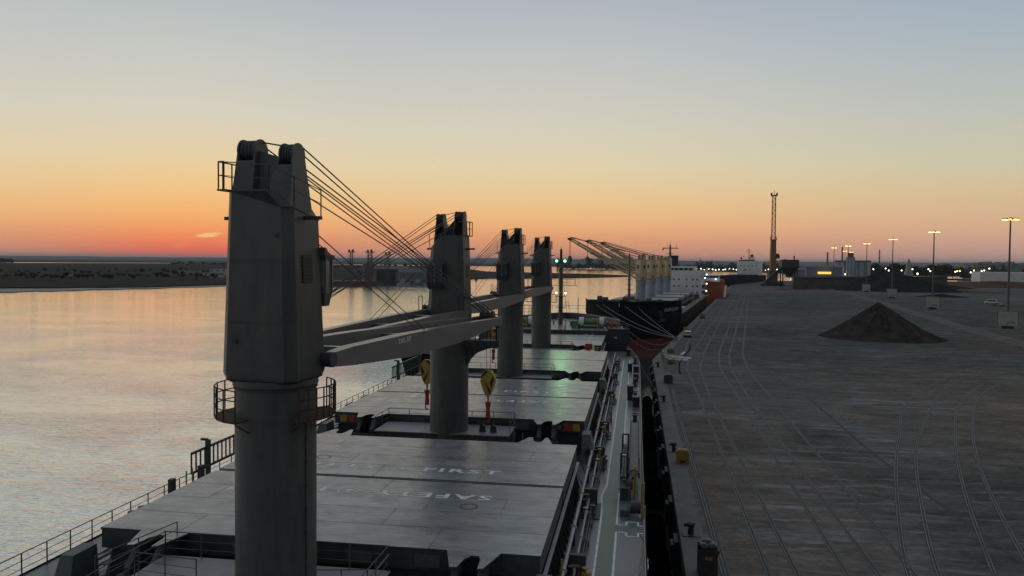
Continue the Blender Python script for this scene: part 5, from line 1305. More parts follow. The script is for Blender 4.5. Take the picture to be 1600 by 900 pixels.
b.use(DARK).box(-2.2, 2.2, -1.4, 1.4, zt, zt + .9); b.cone((-2.6, 0, zt + 1.6), (-1.6, 0, zt + 1.6), 1.1, None, 12); b.cone((1.6, 0, zt + 1.6), (2.6, 0, zt + 1.6), 1.1, None, 12); b.cone((0, 0, zt + .9), (0, 0, zt + 5), .3, .1, 6); b.build('boom', hc)

# hopper beside it
hp = tag(empty('loading_hopper', tuple(gp(1232, 449, 4))), 'dark steel loading hopper on legs just right of the tall harbour crane', 'hopper')
b = MB().use(DARK); b.loft([[(-w, -w, z), (w, -w, z), (w, w, z), (-w, w, z)] for z, w in ((8, 1.5), (15, 6), (20.5, 6))]); b.build('bin', hp)
b = MB().use(BLACK)
for x in (-5, 5):
    for y in (-5, 5): b.bar((x, y, 0), (x, y, 15), .8, .8)
b.bar((-5, -5, 7), (5, -5, 12), .4, .4); b.bar((5, -5, 7), (-5, -5, 12), .4, .4); b.build('leg_frame', hp)
b = MB().use(DARK).bar((-16, 2, 3.5), (-4, 2, 15), 2.2, 2.5); b.build('conveyor', hp)

def lattice(root, x, y, z0, z1, w, mm, name='tower'):
    b = MB().use(mm); n = max(3, int((z1 - z0) / (w * 2)))
    for sx in (-1, 1):
        for sy in (-1, 1): b.bar((x + sx * w, y + sy * w, z0), (x + sx * w * .8, y + sy * w * .8, z1), w * .28, w * .28)
    for k in range(n):
        a = z0 + (z1 - z0) * k / n; c = z0 + (z1 - z0) * (k + 1) / n; s = 1 if k % 2 else -1
        for sy in (-1, 1): b.bar((x - s * w, y + sy * w, a), (x + s * w * .9, y + sy * w, c), w * .16, w * .16)
        for sx in (-1, 1): b.bar((x + sx * w, y - s * w, a), (x + sx * w, y + s * w * .9, c), w * .16, w * .16)
    return b.build(name, root)
# left pier: jetty deck, three tower cranes, shed, barge, fishing boats
je = MB().use(mat('jetty_concrete', (.09, .085, .08), .85, var=.3, scale=.1))
a, c = gp(500, 440, .5), gp(668, 438.5, .5)
nrm = (c - a).normalized().cross(Vector((0, 0, 1)))
dirj = (c - a).normalized()
je.add([a - dirj * 40 + nrm * 0, c, c - nrm * 46, a - dirj * 40 - nrm * 46, a - dirj * 40 - Vector((0, 0, 4)), c - Vector((0, 0, 4)), c - nrm * 46 - Vector((0, 0, 4)), a - dirj * 40 - nrm * 46 - Vector((0, 0, 4))], [(0, 1, 2, 3), (0, 1, 5, 4), (1, 2, 6, 5)])
tag(je.build('jetty', smooth=False), 'dark concrete jetty across the river', kind='structure')
GR = mat('grey_tower_steel', (.10, .10, .10), .7)  # one even mid grey for the jetty towers
for i, (px, top, l, w) in enumerate(((549, 387.5, 'leftmost lattice tower crane on the jetty across the river, behind the near crane ropes', 1.3), (578, 387.5, 'middle and thickest lattice tower on the jetty across the river', 1.9), (606, 391, 'rightmost lattice tower on the jetty across the river', 1.0))):
    q = gp(px, 441, -.5); d = (q - CAM).dot(_f); zt = 22 + (405.0 - top) * d / 1244
    t = tag(empty('tower_crane', (q.x, q.y, .5)), l, 'tower crane', 'lattice towers on the far jetty')
    lattice(t, 0, 0, 0, zt - 4.5, w, GR)
    b = MB().use(GR).box(-3.4 * w / 1.3, 3.4 * w / 1.3, -1.2, 1.2, zt - 4.5, zt - 3.6); b.box(-2.8, -1.4, -1, 1, zt - 3.6, zt - 1.8); b.box(.8, 2.4, -1, 1, zt - 3.6, zt - 1.4); b.build('head_frame', t)
    for s in (-1, 1): MB().use(GR).bar((s * 3.0, 0, 4), (s * 3.0, 0, zt - 4.4), .18, .18).build('guy_wire', t)
def building(name, p, w, d, h, rz, mm, label, roof=0, roofm=None, win=None, cat='building'):
    o = tag(empty(name, tuple(p), rz), label, cat)
    MB().use(mm).box(-w / 2, w / 2, -d / 2, d / 2, 0, h).build('wall', o)
    if roof:
        r_ = MB().use(roofm or DARK); r_.add([(-w / 2 - .5, -d / 2 - .5, h), (w / 2 + .5, -d / 2 - .5, h), (w / 2 + .5, d / 2 + .5, h), (-w / 2 - .5, d / 2 + .5, h), (-w / 2 - .5, 0, h + roof), (w / 2 + .5, 0, h + roof)], [(0, 1, 5, 4), (3, 2, 5, 4), (0, 4, 3), (1, 2, 5), (0, 1, 2, 3)]); r_.build('roof', o)
    if win:
        for z, xs in win:
            for x in xs: MB().use(GLASS).box(x - .9, x + .9, -d / 2 - .06, -d / 2 - .004, z - .9, z + .9).build('window', o)
    return o
SHD = mat('shed_grey', (.13, .135, .14), .7, var=.15, scale=.1)
q = gp(552, 440, .5) + Vector((6, 24, 0)); building('silo_building', q, 8, 10, 17, R(30), SHD, 'tall narrow grey building on the far jetty beside the leftmost tower', 0)
q = gp(628, 440, .5) + Vector((8, 26, 0)); building('warehouse', q, 40, 18, 9, R(30), SHD, 'low grey warehouse with pitched roof on the far jetty', 4)
q = gp(583, 439, .5) + Vector((10, 28, 0)); building('warehouse', q, 34, 16, 12, R(30), mat('shed_dark', (.07, .07, .07), .8), 'dark warehouse between the two tallest towers on the far jetty', 3)
bg = tag(empty('barge', tuple(gp(522, 446.6, -2)), R(30)), 'low reddish-brown barge lying at the left end of the far jetty', 'barge')
b = MB().use(mat('red_brown_hull', (.13, .045, .035), .7, var=.2, scale=.2)); b.loft([[(x, -4, -1), (x, 4, -1), (x, 4.5, 4.3), (x, -4.5, 4.3)] for x in (-34, -31, 34, 38)]); b.build('hull', bg)
MB().use(PIPE).box(-33, 20, -4.4, -4.2, 4.3, 4.9).build('rail', bg)
for px, l in ((631, 'white fishing boat with two thin masts at the right end of the far jetty'), (655, 'dark fishing boat at the tip of the far jetty')):
    q = gp(px, 445.0, -2); fbt = tag(empty('fishing_boat', tuple(q), R(35)), l, 'boat'); fbt.scale = (.72, .72, .72)
    w_ = px == 631
    b = MB().use(CONC if w_ else SHD); b.loft([[(x, -wd, zz), (x, wd, zz), (x, wd * 1.15, 2.6 + k), (x, -wd * 1.15, 2.6 + k)] for x, wd, zz, k in ((-9, 2.0, -.5, 0), (-5, 2.6, -.5, 0), (4, 2.6, -.5, .3), (8, 1.2, -.5, .9), (9.5, .2, 0, 1.3))]); b.build('hull', fbt)
    MB().use(CONC).box(-5, 1, -1.8, 1.8, 2.6, 6.4).box(-3.5, -.2, -1.4, 1.4, 6.4, 8.0).build('wheelhouse', fbt)
    b = MB().use(PIPE)
    for x in (-7, 3): b.cone((x, 0, 2.6), (x, 0, 17 if w_ else 10), .16, .1, 6)
    b.build('mast', fbt)
for px, py, l in ((744, 438, 'small dark buoy afloat between the second and third cranes'),):
    q = gp(px, py, -2); o = empty('buoy', tuple(q)); MB().use(DARK).cone((0, 0, -.5), (0, 0, 1.5), 2, 1.8, 12).build('float', o); MB().use(RUST).cone((0, 0, 1.5), (0, 0, 5.5), 1.0, .3, 8).build('topmark', o); tag(o, l, 'buoy')

# ================================================================== LAND
MARSH = mat('marsh_ground', (.05, .05, .036), .95, var=.5, scale=.03, col2=(.12, .11, .085), stretch=(1, 2, 1), bump=.5, bscale=.05)
MUD = mat('mud_flat', (.07, .068, .062), .5, var=.25, scale=.02, stretch=(1, 2, 1))
def flat(name, pts, z, m_, label):
    P = [V2(gp(px, py, z)) if len(p_) == 2 else p_ for p_ in pts for px, py in [p_[:2]]]
    b = MB().use(m_); b.add([(x, y, z) for x, y in P] + [(x, y, -3) for x, y in P], [tuple(range(len(P)))] + [(i, (i + 1) % len(P), len(P) + (i + 1) % len(P), len(P) + i) for i in range(len(P))])
    return tag(b.build(name, smooth=False), label, kind='structure')
def coast(pts, amp, seed, n=6):
    rr = random.Random(seed); out = []
    for (x0, y0), (x1, y1) in zip(pts, pts[1:]):
        for k in range(n): t = k / n; out.append((x0 + (x1 - x0) * t, y0 + (y1 - y0) * t + rr.uniform(-amp, amp)))
    out.append(pts[-1]); return out
flat('mud_flat', coast([(-260, 461), (0, 456.5), (120, 453.5), (250, 450), (360, 446.6), (500, 444.5), (600, 443)], .5, 1) + [(600, 430), (360, 436), (0, 445), (-260, 450)], -1.6, MUD, 'wet mud flat along the far left shore')
flat('marsh', coast([(-260, 452), (0, 449), (160, 448.5), (300, 445.5), (420, 443), (560, 440.5), (640, 438), (720, 435.5)], .5, 2) + [(760, 434), (860, 433.6), (930, 432.6), (985, 431.0), (985, 430.2), (930, 428.2), (865, 426.5), (760, 424), (700, 416), (500, 413.2), (400, 412.2), (300, 411.3), (0, 410.6), (-260, 410.0)], -.8, MARSH, 'flat dark marshland across the river')
flat('far_marsh', [(-260, 408.3), (60, 409.3), (160, 410.0), (250, 410.2), (420, 412.0), (600, 413.2), (760, 415.5), (890, 416.5), (1000, 418.5), (1130, 424.0), (1260, 427.5), (1500, 431), (1900, 434), (1900, 417.3), (1300, 412.5), (800, 408.5), (-260, 400.0)], -.8, mat('far_land', (.07, .075, .06), .95, var=.3, scale=.004), 'distant flat land towards the horizon')

# hills on the horizon: ridges with real depth, kilometres away
def ridge(name, px0, px1, D, hts, depth, m_, label, seed):
    rr = random.Random(seed); n = 90; b = MB().use(m_); rings = []
    for i in range(n + 1):
        t = i / n; px = px0 + (px1 - px0) * t; u_ = t * (len(hts) - 1); k = min(int(u_), len(hts) - 2); h = hts[k] + (hts[k + 1] - hts[k]) * (u_ - k)
        h = max(1, h + rr.uniform(-1, 1) * h * .06)
        f0 = dp(px, D, 0); f1 = dp(px, D + depth, 0)
        rings.append([Vector((f0.x, f0.y, 0)), Vector(f0.lerp(f1, .22)) + Vector((0, 0, h * .6)), Vector(f0.lerp(f1, .5)) + Vector((0, 0, h)), Vector((f1.x, f1.y, 0))])
    b.loft(rings, False, False)
    return tag(b.build(name), label, kind='structure')
HILL = mat('wooded_hill', (.08, .10, .09), .95, var=.3, scale=.003)
ridge('hills', -300, 1900, 11000, [45, 42, 40, 36, 42, 50, 62, 52, 44, 46, 50, 60, 60], 3000, HILL, 'low hills along the horizon', 1)
ridge('hills', 860, 1180, 9500, [10, 60, 66, 52, 40, 30, 12], 1400, HILL, 'low rounded rise beyond the river bend', 4)

# trees (each a thing): leaf clumps spread in a crown
LEAF = [mat('leaf_dark', (.030, .042, .024), .9), mat('leaf_mid', (.05, .062, .034), .9)]
BARK = mat('bark', (.06, .045, .035), .9)
def make_tree(h, w, n, seed):
    rr = random.Random(seed); root = empty('tree')
    t = MB().use(BARK); t.cone((0, 0, 0), (0, 0, h * .45), h * .03, h * .018, 7)
    for k in range(4): a = rr.uniform(0, 6.28); t.cone((0, 0, h * (.25 + .05 * k)), (w * .3 * math.cos(a), w * .3 * math.sin(a), h * (.5 + .07 * k)), h * .014, h * .006, 5)
    t.build('trunk', root)
    c = MB(); lobes = [(rr.uniform(-.28, .28) * w, rr.uniform(-.28, .28) * w, h * rr.uniform(.42, .78), rr.uniform(.16, .28) * w) for _ in range(9)]
    for _ in range(n):
        lx, ly, lz, lr = rr.choice(lobes); v = Vector((rr.gauss(0, 1), rr.gauss(0, 1), rr.gauss(0, .8))).normalized() * lr * rr.uniform(.55, 1.1)
        p = Vector((lx, ly, lz)) + v; s = w * rr.uniform(.035, .075); d1 = Vector((rr.gauss(0, 1), rr.gauss(0, 1), rr.gauss(0, 1))).normalized(); d2 = d1.orthogonal().normalized()
        c.use(rr.choice(LEAF)).add([p - d1 * s, p + d2 * s, p + d1 * s, p - d2 * s * .8], [(0, 1, 2, 3)])
    c.build('crown', root, smooth=False)
    return root
protos = [make_tree(9, 9, 520, 1), make_tree(7, 9, 460, 2), make_tree(11, 10, 600, 3)]
first = [True] * 3
def tree(p, k, s, label, group):
    o = protos[k] if first[k] else copy_tree(protos[k]); first[k] = False
    o.location = tuple(p); o.scale = (s * random.uniform(.9, 1.3), s * random.uniform(.9, 1.3), s); o.rotation_euler = (0, 0, random.uniform(0, 6)); tag(o, label, 'tree', group)
for i in range(78):
    px = 4 + i * 4.6 + random.uniform(-4, 4); py = (436.5 if i % 3 else 428.0) - i * .04 + random.uniform(-3.5, 2.2)
    if 300 < px < 352: py += 1.5
    tree(gp(px, py, -.8), i % 2, random.uniform(.35, .95), 'small dark tree in the scrub row on the marsh across the river', 'scrub trees on the marsh')
for i in range(9): tree(gp(-6 + i * 3.2, 412.8, -.8), 2, random.uniform(1.3, 1.9) * (1 if i < 8 else .7), 'tall dark tree of the grove at the far left edge by the pale channel', 'grove at the far left')
for i in range(16): tree(gp(268 + i * 6.2, 414.8 + random.uniform(-.6, .6), -.8), i % 3, random.uniform(.9, 1.4), 'dark tree of the belt behind the white waterfront building', 'tree belt behind the white building')
for i in range(24): tree(gp(494 + i * 8.2, 418.5 + random.uniform(-1.5, 1.5), -.8), i % 3, random.uniform(.8, 1.25), 'dark tree in the wooded belt behind the far jetty', 'tree belt behind the jetty')
# tree belts on the right bank
for i in range(40):
    px = 1262 + i * 6.0; 
    if 1290 < px < 1345 and i % 2: continue
    tree(dp(px + random.uniform(-2, 2), 1150 + random.uniform(-60, 60), 2), i % 3, random.uniform(1.1, 1.7) * (1.25 if px > 1340 else .8), 'dark tree of the belt behind the long yard wall', 'tree belt behind the yard wall')
wood = MB()
rr = random.Random(8)
for i in range(9000):
    px = rr.uniform(870, 1250) if i % 3 else rr.uniform(1500, 1640); d = rr.uniform(2300, 2700) if i % 3 else rr.uniform(1250, 1350); p = dp(px, d, 2)
    hgt = (13 + 7 * math.sin(px * .11) + 5 * math.sin(px * .37)) * (1 if i % 3 else .55)
    p.z = 2 + abs(rr.gauss(0, .5)) * hgt; s = rr.uniform(2.0, 4.5)
    d1 = Vector((rr.gauss(0, 1), rr.gauss(0, 1), rr.gauss(0, 1))).normalized() * s; d2 = d1.orthogonal().normalized() * s
    wood.use(LEAF[i % 2]).add([p - d1, p + d2, p + d1, p - d2], [(0, 1, 2, 3)])
tag(wood.build('far_wood', smooth=False), 'dark wooded far bank seen as one mass', kind='stuff')

# white waterfront building across the river
q = gp(339, 433.6, -.8)
wbd = building('waterfront_building', q, 32, 14, 6.2, R(27), mat('far_white_wall', (.50, .49, .47), .8, var=.1, scale=.2), 'two-storey white waterfront building with dark windows across the river', 0, win=((4.3, (-12, -5.5, -2.5, 0, 3, 6, 12)), (1.6, (-11, -8, 1, 9))))
MB().use(mat('far_white_wall', (.5, .49, .47))).box(-8, 14, -5, 6, 6.2, 10.2).build('upper_storey', wbd)
b = MB().use(mat('far_roof', (.16, .13, .12), .8)).add([(-16.5, -7.3, 6.2), (-8.1, -7.3, 9.6), (-8.1, 7.3, 9.6), (-16.5, 7.3, 6.2)], [(0, 1, 2, 3)]).add([(-16.5, -7.2, 6.2), (-8.1, -7.2, 6.2), (-8.1, -7.2, 9.6)], [(0, 1, 2)]); b.build('lean_to_roof', wbd)
for x in (-5, 1, 8): MB().use(GLASS).box(x - .9, x + .9, -5.06, -5.004, 7.8, 9.6).build('window', wbd)
building('low_shed', gp(290, 429.5, -.8), 40, 12, 5.5, R(27), mat('pale_shed', (.30, .30, .27), .8, var=.1, scale=.1), 'long low pale shed left of the white waterfront building', 0)
building('low_shed', gp(14, 431.5, -.8), 30, 10, 3, R(20), mat('ochre_shed', (.22, .12, .05), .8), 'long low ochre shed at the far left edge', 0)
building('low_shed', gp(110, 432.5, -.8), 18, 8, 2.6, R(24), mat('pale_shed2', (.33, .3, .27), .8), 'small pale shed among the scrub on the marsh', 0)

# ---------------------------------------------------------------- right background
WALLM = mat('yard_wall_concrete', (.14, .135, .125), .9, var=.25, scale=.15, bump=.3)
a, c = gp(1240, 452.5, 4) , gp(1480, 449.5, 4)
w = MB().use(WALLM); a1 = Vector((a.x, a.y, 4)); c1 = Vector((c.x, c.y, 4)); nb = Vector((0, 6, 0))
Hh = 22 - 23.0 * (a - CAM).dot(_f) / 1244 - 4
Hc = 22 - 20.2 * (c - CAM).dot(_f) / 1244 - 4
w.hexa([a1, c1, c1 + nb, a1 + nb, a1 + Vector((0, 0, Hh)), c1 + Vector((0, 0, Hc)), c1 + nb + Vector((0, 0, Hc)), a1 + nb + Vector((0, 0, Hh))])
wo = w.build('yard_wall', smooth=False); tag(wo, 'long grey concrete wall closing the back of the yard', 'wall')
b = MB().use(CAPM)
b.bar(a1 + Vector((0, -.3, Hh + .4)), c1 + Vector((0, -.3, Hc + .4)), 1.2, .8); b.build('coping', wo)
b = MB().use(WALLM)
for k in range(26): p = a1.lerp(c1, k / 26); hh_ = Hh + (Hc - Hh) * k / 26; b.box(p.x - .35, p.x + .35, p.y - .35, p.y + .02, 4, 4 + hh_)
b.build('pilaster', wo)
# rough ground in front of the wall
heap('rubble_bank', tuple(gp(1275, 448, 4)), 26, 8, 3.0, BROWN, 'low brown rubble bank against the left part of the yard wall', 21, R(-9))
heap('rubble_bank', tuple(gp(1313, 446, 4)), 24, 8, 3.6, ORE, 'low dark rubble bank in front of the middle of the yard wall', 22, R(-9))
heap('earth_bank', tuple(gp(1560, 449, 4)), 95, 20, 5.0, mat('rust_earth', (.15, .075, .045), .95, var=.35, scale=.05, col2=(.2, .12, .08), bump=.5), 'long rust-brown earth bank at the right edge of the yard', 23, R(-9), p=.8)
for px, py, rx, ry, hh, l, sd in ((1262, 452, 15, 5, 1.6, 'small brown mound left of the ochre sand heap', 41), (1222, 453, 6, 3, 1.2, 'tiny dark mound beside the hopper', 42), (1500, 457, 30, 6, 1.6, 'flat pale-brown mound right of the wide ore heap', 43), (1478, 451, 22, 7, 3.2, 'dark mound behind the right end of the wide ore heap', 44)):
    heap('spoil_heap', tuple(gp(px, py, 4)), rx, ry, hh, BROWN if sd != 44 else ORE, l, sd, R(-9))
cv_ = tag(empty('conveyor_gallery', tuple(gp(1540, 446, 4) + Vector((0, 40, 0))), R(-8)), 'long thin dark conveyor gallery on posts above the brown earth bank', 'conveyor')
MB().use(DARK).box(-60, 90, -1.5, 1.5, 3.2, 4.8).build('gallery', cv_)
MB().use(PIPE).box(-60, 90, -1.56, -1.503, 4.9, 5.1).build('handrail', cv_)
for x in range(-55, 90, 24): MB().use(DARK).bar((x, 0, 0), (x, 0, 3.2), .8, .8).build('support_leg', cv_)
# white tank building right edge
building('tank_building', dp(1582, 700, 4) , 58, 30, 11.5, R(-8), WHITE, 'long plain white storage building at the right edge behind the lamp mast', 0)
# silo complex
SIL = mat('silo_concrete', (.28, .30, .33), .8, var=.08, scale=.1)
sc_ = tag(empty('silo', tuple(dp(1333, 1000, 4)), R(-10)), 'pale grey grain silo with a taller red-topped tower behind the lamp masts', 'silo')
b = MB().use(SIL)
for x in (-19, -12, -5, 2, 9, 16):
    b.cone((x, 0, 0), (x, 0, 20), 3.7, None, 16)
b.build('silo_cell', sc_)
b = MB().use(SIL); b.cone((-4, -4, 0), (-4, -4, 26), 5.4, None, 16); b.use(mat('silo_cap', (.22, .06, .06), .7)).box(-7.4, -.6, -7, -1, 26, 31.5); b.build('tower', sc_)
MB().use(SHD).box(-22, 20, -3, 3, 20, 22).build('gallery', sc_)
for px, d, h, w_, l in ((1286, 900, 18, 38, 'brightly lit low port shed left of the silo'), (1258, 980, 14, 44, 'low dark port building behind the hopper'), (1385, 1300, 19, 90, 'long low blue-grey industrial building right of the silo'), (1428, 1500, 17, 60, 'low blue-grey factory behind the tree belt')):
    building('port_building', dp(px, d, 4), w_, 20, h - 4, R(-8), mat('blue_grey_wall', (.14, .16, .19), .8, var=.1, scale=.05), l, 2)
lt = MB().use(mat('glowing_shed_front', (.5, .3, .1), .8, emit=(1, .5, .12), estr=1.6));  # emission stands in for lamplight on the shed front, no lamp here
q = dp(1289, 885, 4); lt.box(-8, 6, -1, 0, 6.2, 8.6); o = lt.build('glowing_canopy'); o.location = q; tag(o, 'small canopy given an orange glow for lamplight in front of the port shed left of the silo', 'canopy')
for px, d, h, l in ((1292, 1000, 34, 'thin dark chimney left of the silo'), (1315, 1050, 42, 'dark chimney just left of the silo cluster of lamps'), (1373, 1350, 44, 'thin dark chimney right of the silo'), (1240, 1100, 30, 'thin mast behind the hopper')):
    o = tag(empty('chimney', tuple(dp(px, d, 2))), l, 'chimney'); MB().use(SHD).cone((0, 0, 0), (0, 0, h - 2), 1.5, .9, 10).build('stack', o); MB().use(HULLR).cone((0, 0, h - 2), (0, 0, h), .95, .9, 10).build('rim_band', o)
mo = tag(empty('monument', tuple(dp(1419, 900, 2))), 'pale pointed stone monument standing before the tree belt', 'monument')
b = MB().use(CONC); b.loft([[(-w_, -w_, z), (w_, -w_, z), (w_, w_, z), (-w_, w_, z)] for z, w_ in ((0, 4.2), (12, 3.4), (12.01, 2.8), (20, 2.2), (24, .9), (26, .4))]); b.build('shaft', mo)
# town on the hill, right
TOWN = [mat('town_wall_a', (.30, .29, .27), .85), mat('town_wall_b', (.22, .2, .18), .85), mat('town_wall_c', (.38, .36, .34), .85)]
ridge('town_hill', 1500, 1750, 2500, [4, 24, 30, 30, 34, 34], 700, HILL, 'low hill carrying the town', 12)
rr = random.Random(31)
for i in range(44):
    px = 1512 + i * 3.2 + rr.uniform(-3, 3); h = rr.uniform(9, 20); d = 2750 + rr.uniform(-80, 120)
    o = empty('town_house', tuple(dp(px, d, 14)), rr.uniform(-.5, .5)); MB().use(rr.choice(TOWN)).box(-rr.uniform(5, 11), rr.uniform(5, 11), -8, 8, 0, h).build('wall', o)
    tag(o, 'small pale house of the town on the hill at the right horizon', 'house', 'houses on the hill')
# small lamps along the far bank
lamp0 = None
def far_lamp(px, d, zl, mm='w', r_=.8):
    global lamp0
    if lamp0 is None:
        lamp0 = {}
    if mm not in lamp0:
        root = empty('street_lamp'); MB().use(DARK).cone((0, 0, 0), (0, 0, 1), .02, None, 5).build('pole', root)
        MB().use({'w': LAMPW, 'c': LAMPC, 'o': LAMP}[mm]).ball((0, 0, 0), 1, 6).build('lamp_head', root); lamp0[mm] = root; o = root
    else: o = copy_tree(lamp0[mm])
    o.location = tuple(dp(px, d, 1.5))
    for c in children(o):
        if c.name.startswith('pole'): c.scale = (10, 10, zl)
        else: c.location = (0, 0, zl); c.scale = (r_, r_, r_)
    tag(o, {'w': 'tiny warm white street lamp glowing on the far right bank', 'c': 'tiny cool white lamp glowing on the far bank', 'o': 'tiny orange lamp glowing on the far right bank'}[mm], 'street lamp', {'w': 'warm lamps on the far bank', 'c': 'cool lamps on the far bank', 'o': 'orange lamps on the far bank'}[mm])
rr = random.Random(17)
for i in range(30): far_lamp(1078 + i * 5.6 + rr.uniform(-1.5, 1.5), 1650 + rr.uniform(-60, 60), rr.uniform(5, 8), 'w' if i % 4 else 'c', rr.uniform(.6, 1.1))
for px, py in ((1248, 421), (1245, 425), (1252, 426), (1262, 424), (1267, 422), (1272, 423), (1277, 420), (1279, 425), (1295, 424), (1301, 425), (1313, 419), (1330, 420), (1337, 419), (1340, 422), (1357, 420), (1364, 420), (1383, 419), (1388, 422), (1408, 422), (1425, 420), (1433, 427), (1450, 420), (1453, 423), (1492, 424), (1495, 423), (1499, 423), (1516, 425), (1521, 422), (1533, 423), (1537, 422), (1541, 426), (1545, 419), (1570, 426), (1307, 428.5), (1320, 428), (1326, 428), (1374, 427)):
    d = 1000; z = 22 - (py - 411 - (px - 1300) * .008) * d / 1244
    far_lamp(px, d, max(2, z - 1.5), 'o' if (px in (1499, 1495, 1521, 1541, 1277)) else 'w', .75 if py < 427 else .95)

# ================================================================== HAZE
hm = bpy.data.materials.new('haze'); hm.use_nodes = True
for n in list(hm.node_tree.nodes):
    if n.type == 'BSDF_PRINCIPLED': hm.node_tree.nodes.remove(n)
pv = hm.node_tree.nodes.new('ShaderNodeVolumePrincipled'); pv.inputs['Density'].default_value = HAZE; pv.inputs['Color'].default_value = (.82, .88, .96, 1); pv.inputs['Anisotropy'].default_value = .2
hm.node_tree.links.new(pv.outputs[0], hm.node_tree.nodes['Material Output'].inputs['Volume'])
hz_ = MB().use(hm).box(-29000, 29000, -2500, 39000, -6, 130).build('haze', smooth=False)
tag(hz_, 'thin evening haze over the river and port', kind='stuff')

# ================================================================== WORLD
SUN_AZ = -30.4   # degrees from +Y, negative to the left
w = bpy.data.worlds.new('World'); scene.world = w; w.use_nodes = True
nt = w.node_tree; N = nt.nodes; L = nt.links; bg = N['Background']
tc = N.new('ShaderNodeTexCoord'); nrmn = N.new('ShaderNodeVectorMath'); nrmn.operation = 'NORMALIZE'; L.new(tc.outputs['Generated'], nrmn.inputs[0])
sx = N.new('ShaderNodeSeparateXYZ'); L.new(nrmn.outputs[0], sx.inputs[0])
def M_(op, a, b=None, c=None):
    n = N.new('ShaderNodeMath'); n.operation = op
    for i, x in enumerate((a, b, c)):
        if x is None: continue
        if isinstance(x, (int, float)): n.inputs[i].default_value = x
        else: L.new(x, n.inputs[i])
    return n.outputs[0]
elev = M_('MULTIPLY', M_('ARCSINE', sx.outputs['Z']), 180 / math.pi)
dts = N.new('ShaderNodeVectorMath'); dts.operation = 'DOT_PRODUCT'
hz = N.new('ShaderNodeCombineXYZ'); L.new(sx.outputs['X'], hz.inputs[0]); L.new(sx.outputs['Y'], hz.inputs[1]); hn = N.new('ShaderNodeVectorMath'); hn.operation = 'NORMALIZE'; L.new(hz.outputs[0], hn.inputs[0])
L.new(hn.outputs[0], dts.inputs[0]); dts.inputs[1].default_value = (math.sin(R(SUN_AZ)), math.cos(R(SUN_AZ)), 0)
az = M_('MULTIPLY', M_('ARCCOSINE', dts.outputs['Value']), 180 / math.pi)   # 0 at the glow, 180 behind
def s2l(c): return tuple(((x / 255) / 12.92 if x / 255 <= .04045 else ((x / 255 + .055) / 1.055) ** 2.4) for x in c)
def ramp_w(stops, mx):
    stops = [(e, c) for e, c in stops]
    r = N.new('ShaderNodeValToRGB'); L.new(M_('DIVIDE', M_('MAXIMUM', elev, 0.0), float(mx)), r.inputs[0]); r.color_ramp.interpolation = 'LINEAR'
    els = r.color_ramp.elements
    els[0].position = stops[0][0] / mx; els[0].color = s2l(stops[0][1]) + (1,); els[1].position = stops[-1][0] / mx; els[1].color = s2l(stops[-1][1]) + (1,)
    for e, c in stops[1:-1]: x = els.new(e / mx); x.color = s2l(c) + (1,)
    return r.outputs[0]
SUNW = [(0.0, (238, 100, 74)), (0.62, (250, 112, 74)), (1.32, (254, 138, 86)), (2.02, (254, 162, 98)), (3.17, (252, 184, 114)), (4.75, (247, 201, 138)), (6.78, (234, 210, 166)), (9.78, (216, 210, 192)), (13.5, (200, 202, 196)), (18.2, (176, 186, 190)), (30.0, (156, 170, 180)), (60.0, (134, 144, 156)), (90.0, (126, 136, 148))]
MIDW = [(0.0, (216, 142, 114)), (0.62, (222, 150, 114)), (1.5, (232, 160, 114)), (2.29, (242, 176, 120)), (3.17, (243, 189, 130)), (4.75, (238, 203, 150)), (6.78, (227, 211, 174)), (9.78, (213, 208, 191)), (13.9, (196, 198, 196)), (18.2, (175, 183, 191)), (30.0, (154, 167, 178)), (60.0, (134, 144, 156)), (90.0, (126, 136, 148))]
SIDW = [(0.0, (188, 150, 146)), (0.7, (200, 158, 144)), (1.5, (212, 168, 142)), (2.38, (218, 176, 144)), (4.4, (217, 191, 151)), (6.34, (206, 199, 171)), (9.31, (191, 194, 184)), (13.9, (169, 182, 191)), (18.2, (155, 170, 187)), (30.0, (144, 156, 170)), (60.0, (132, 141, 153)), (90.0, (126, 136, 148))]
BAKW = [(0, (72, 70, 74)), (5, (84, 80, 84)), (10, (96, 93, 96)), (20, (108, 109, 112)), (40, (120, 125, 132)), (90, (126, 136, 148))]
cs, cm, cd, cb = (ramp_w(x, 90) for x in (SUNW, MIDW, SIDW, BAKW))
def sstep(x, a, b):
    n = N.new('ShaderNodeMapRange'); n.interpolation_type = 'SMOOTHSTEP'; n.inputs['From Min'].default_value = a; n.inputs['From Max'].default_value = b; L.new(x, n.inputs[0]); return n.outputs[0]
def mixw(f, a, b):
    n = N.new('ShaderNodeMix'); n.data_type = 'RGBA'; L.new(f, n.inputs[0]); L.new(a, n.inputs[6]); L.new(b, n.inputs[7]); return n.outputs[2]
c = mixw(sstep(az, 0, 12), cs, cm); c = mixw(sstep(az, 22, 58), c, cd); c = mixw(sstep(az, 70, 140), c, cb)
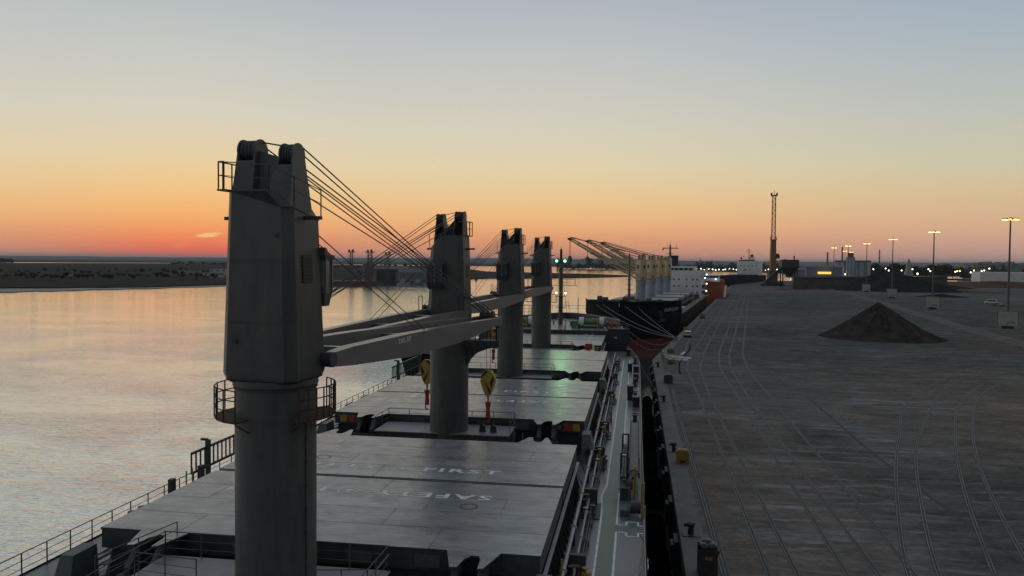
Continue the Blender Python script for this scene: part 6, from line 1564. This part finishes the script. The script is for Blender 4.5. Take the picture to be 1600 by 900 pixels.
# small bright cirrus streaks
def cloud(azc, elc, wa, we, col, prev, amt, seed):
    v = N.new('ShaderNodeVectorMath'); v.operation = 'DOT_PRODUCT'; L.new(hn.outputs[0], v.inputs[0]); v.inputs[1].default_value = (math.cos(R(azc)), -math.sin(R(azc)), 0)
    da = M_('MULTIPLY', M_('ARCSINE', v.outputs['Value']), 180 / math.pi)
    n = N.new('ShaderNodeTexNoise'); n.inputs['Scale'].default_value = 38; n.inputs['Detail'].default_value = 5; mp = N.new('ShaderNodeMapping'); mp.inputs['Scale'].default_value = (1.6, 1.6, 14); mp.inputs['Location'].default_value = (seed, 0, 0)
    L.new(nrmn.outputs[0], mp.inputs[0]); L.new(mp.outputs[0], n.inputs[0])
    tilt = M_('SUBTRACT', M_('SUBTRACT', elev, elc), M_('MULTIPLY', da, .12))
    q = M_('ADD', M_('POWER', M_('ABSOLUTE', M_('DIVIDE', da, wa)), 2.0), M_('POWER', M_('ABSOLUTE', M_('DIVIDE', tilt, we)), 2.0))
    k = M_('SUBTRACT', M_('MULTIPLY', n.outputs[0], 1.6), q); k = M_('MULTIPLY', sstep(k, .25, .75), amt)
    rgb = N.new('ShaderNodeRGB'); rgb.outputs[0].default_value = s2l(col) + (1,)
    return mixw(k, prev, rgb.outputs[0])
for px, py, wa, we, col, amt, sd in ((327, 367, 1.3, .25, (255, 205, 130), .9, 1), (281, 384, .9, .25, (255, 140, 85), .7, 2), (503, 218, .9, .12, (240, 215, 180), .5, 3), (675, 261, 1.0, .12, (248, 215, 170), .6, 4), (604, 304, .8, .1, (250, 200, 130), .5, 5), (741, 372, 1.0, .12, (240, 170, 110), .5, 6)):
    d = (_f + _R * ((px - 800) / FPX) + _U * ((450 - py) / FPX)).normalized()
    c = cloud(math.degrees(math.atan2(d.x, d.y)), math.degrees(math.asin(d.z)), wa, we, col, c, amt, sd)
L.new(c, bg.inputs['Color']); bg.inputs['Strength'].default_value = 1.0

# a last trace of direct warm light from the horizon
sl = bpy.data.lights.new('sun', 'SUN'); sl.energy = .004; sl.color = (1, .45, .25); sl.angle = R(20)
so = bpy.data.objects.new('sun', sl); COL.objects.link(so)
sd_ = Vector((math.sin(R(SUN_AZ)), math.cos(R(SUN_AZ)), math.tan(R(1.5)))); so.rotation_euler = sd_.to_track_quat('Z', 'Y').to_euler()
# green-tinted floodlight on the foremast lighting the forward hatch
gl_ = bpy.data.lights.new('foremast_floodlight', 'SPOT'); gl_.energy = 850; gl_.color = (.35, 1, .45); gl_.spot_size = R(17); gl_.spot_blend = 1; gl_.shadow_soft_size = .3
go = bpy.data.objects.new('foremast_floodlight', gl_); COL.objects.link(go); go.location = (.3, 143.9, 22.0)
tgt = Vector((4.6, 98, 9.9)); go.rotation_euler = (go.location - tgt).to_track_quat('Z', 'Y').to_euler()

vs = scene.view_settings; vs.view_transform = 'Standard'; vs.look = 'None'; vs.gamma = 1; vs.exposure = 0; vs.use_curve_mapping = False
scene.render.engine = 'CYCLES'
cy = scene.cycles; cy.max_bounces = 6; cy.diffuse_bounces = 2; cy.glossy_bounces = 3; cy.transmission_bounces = 2; cy.use_denoising = True
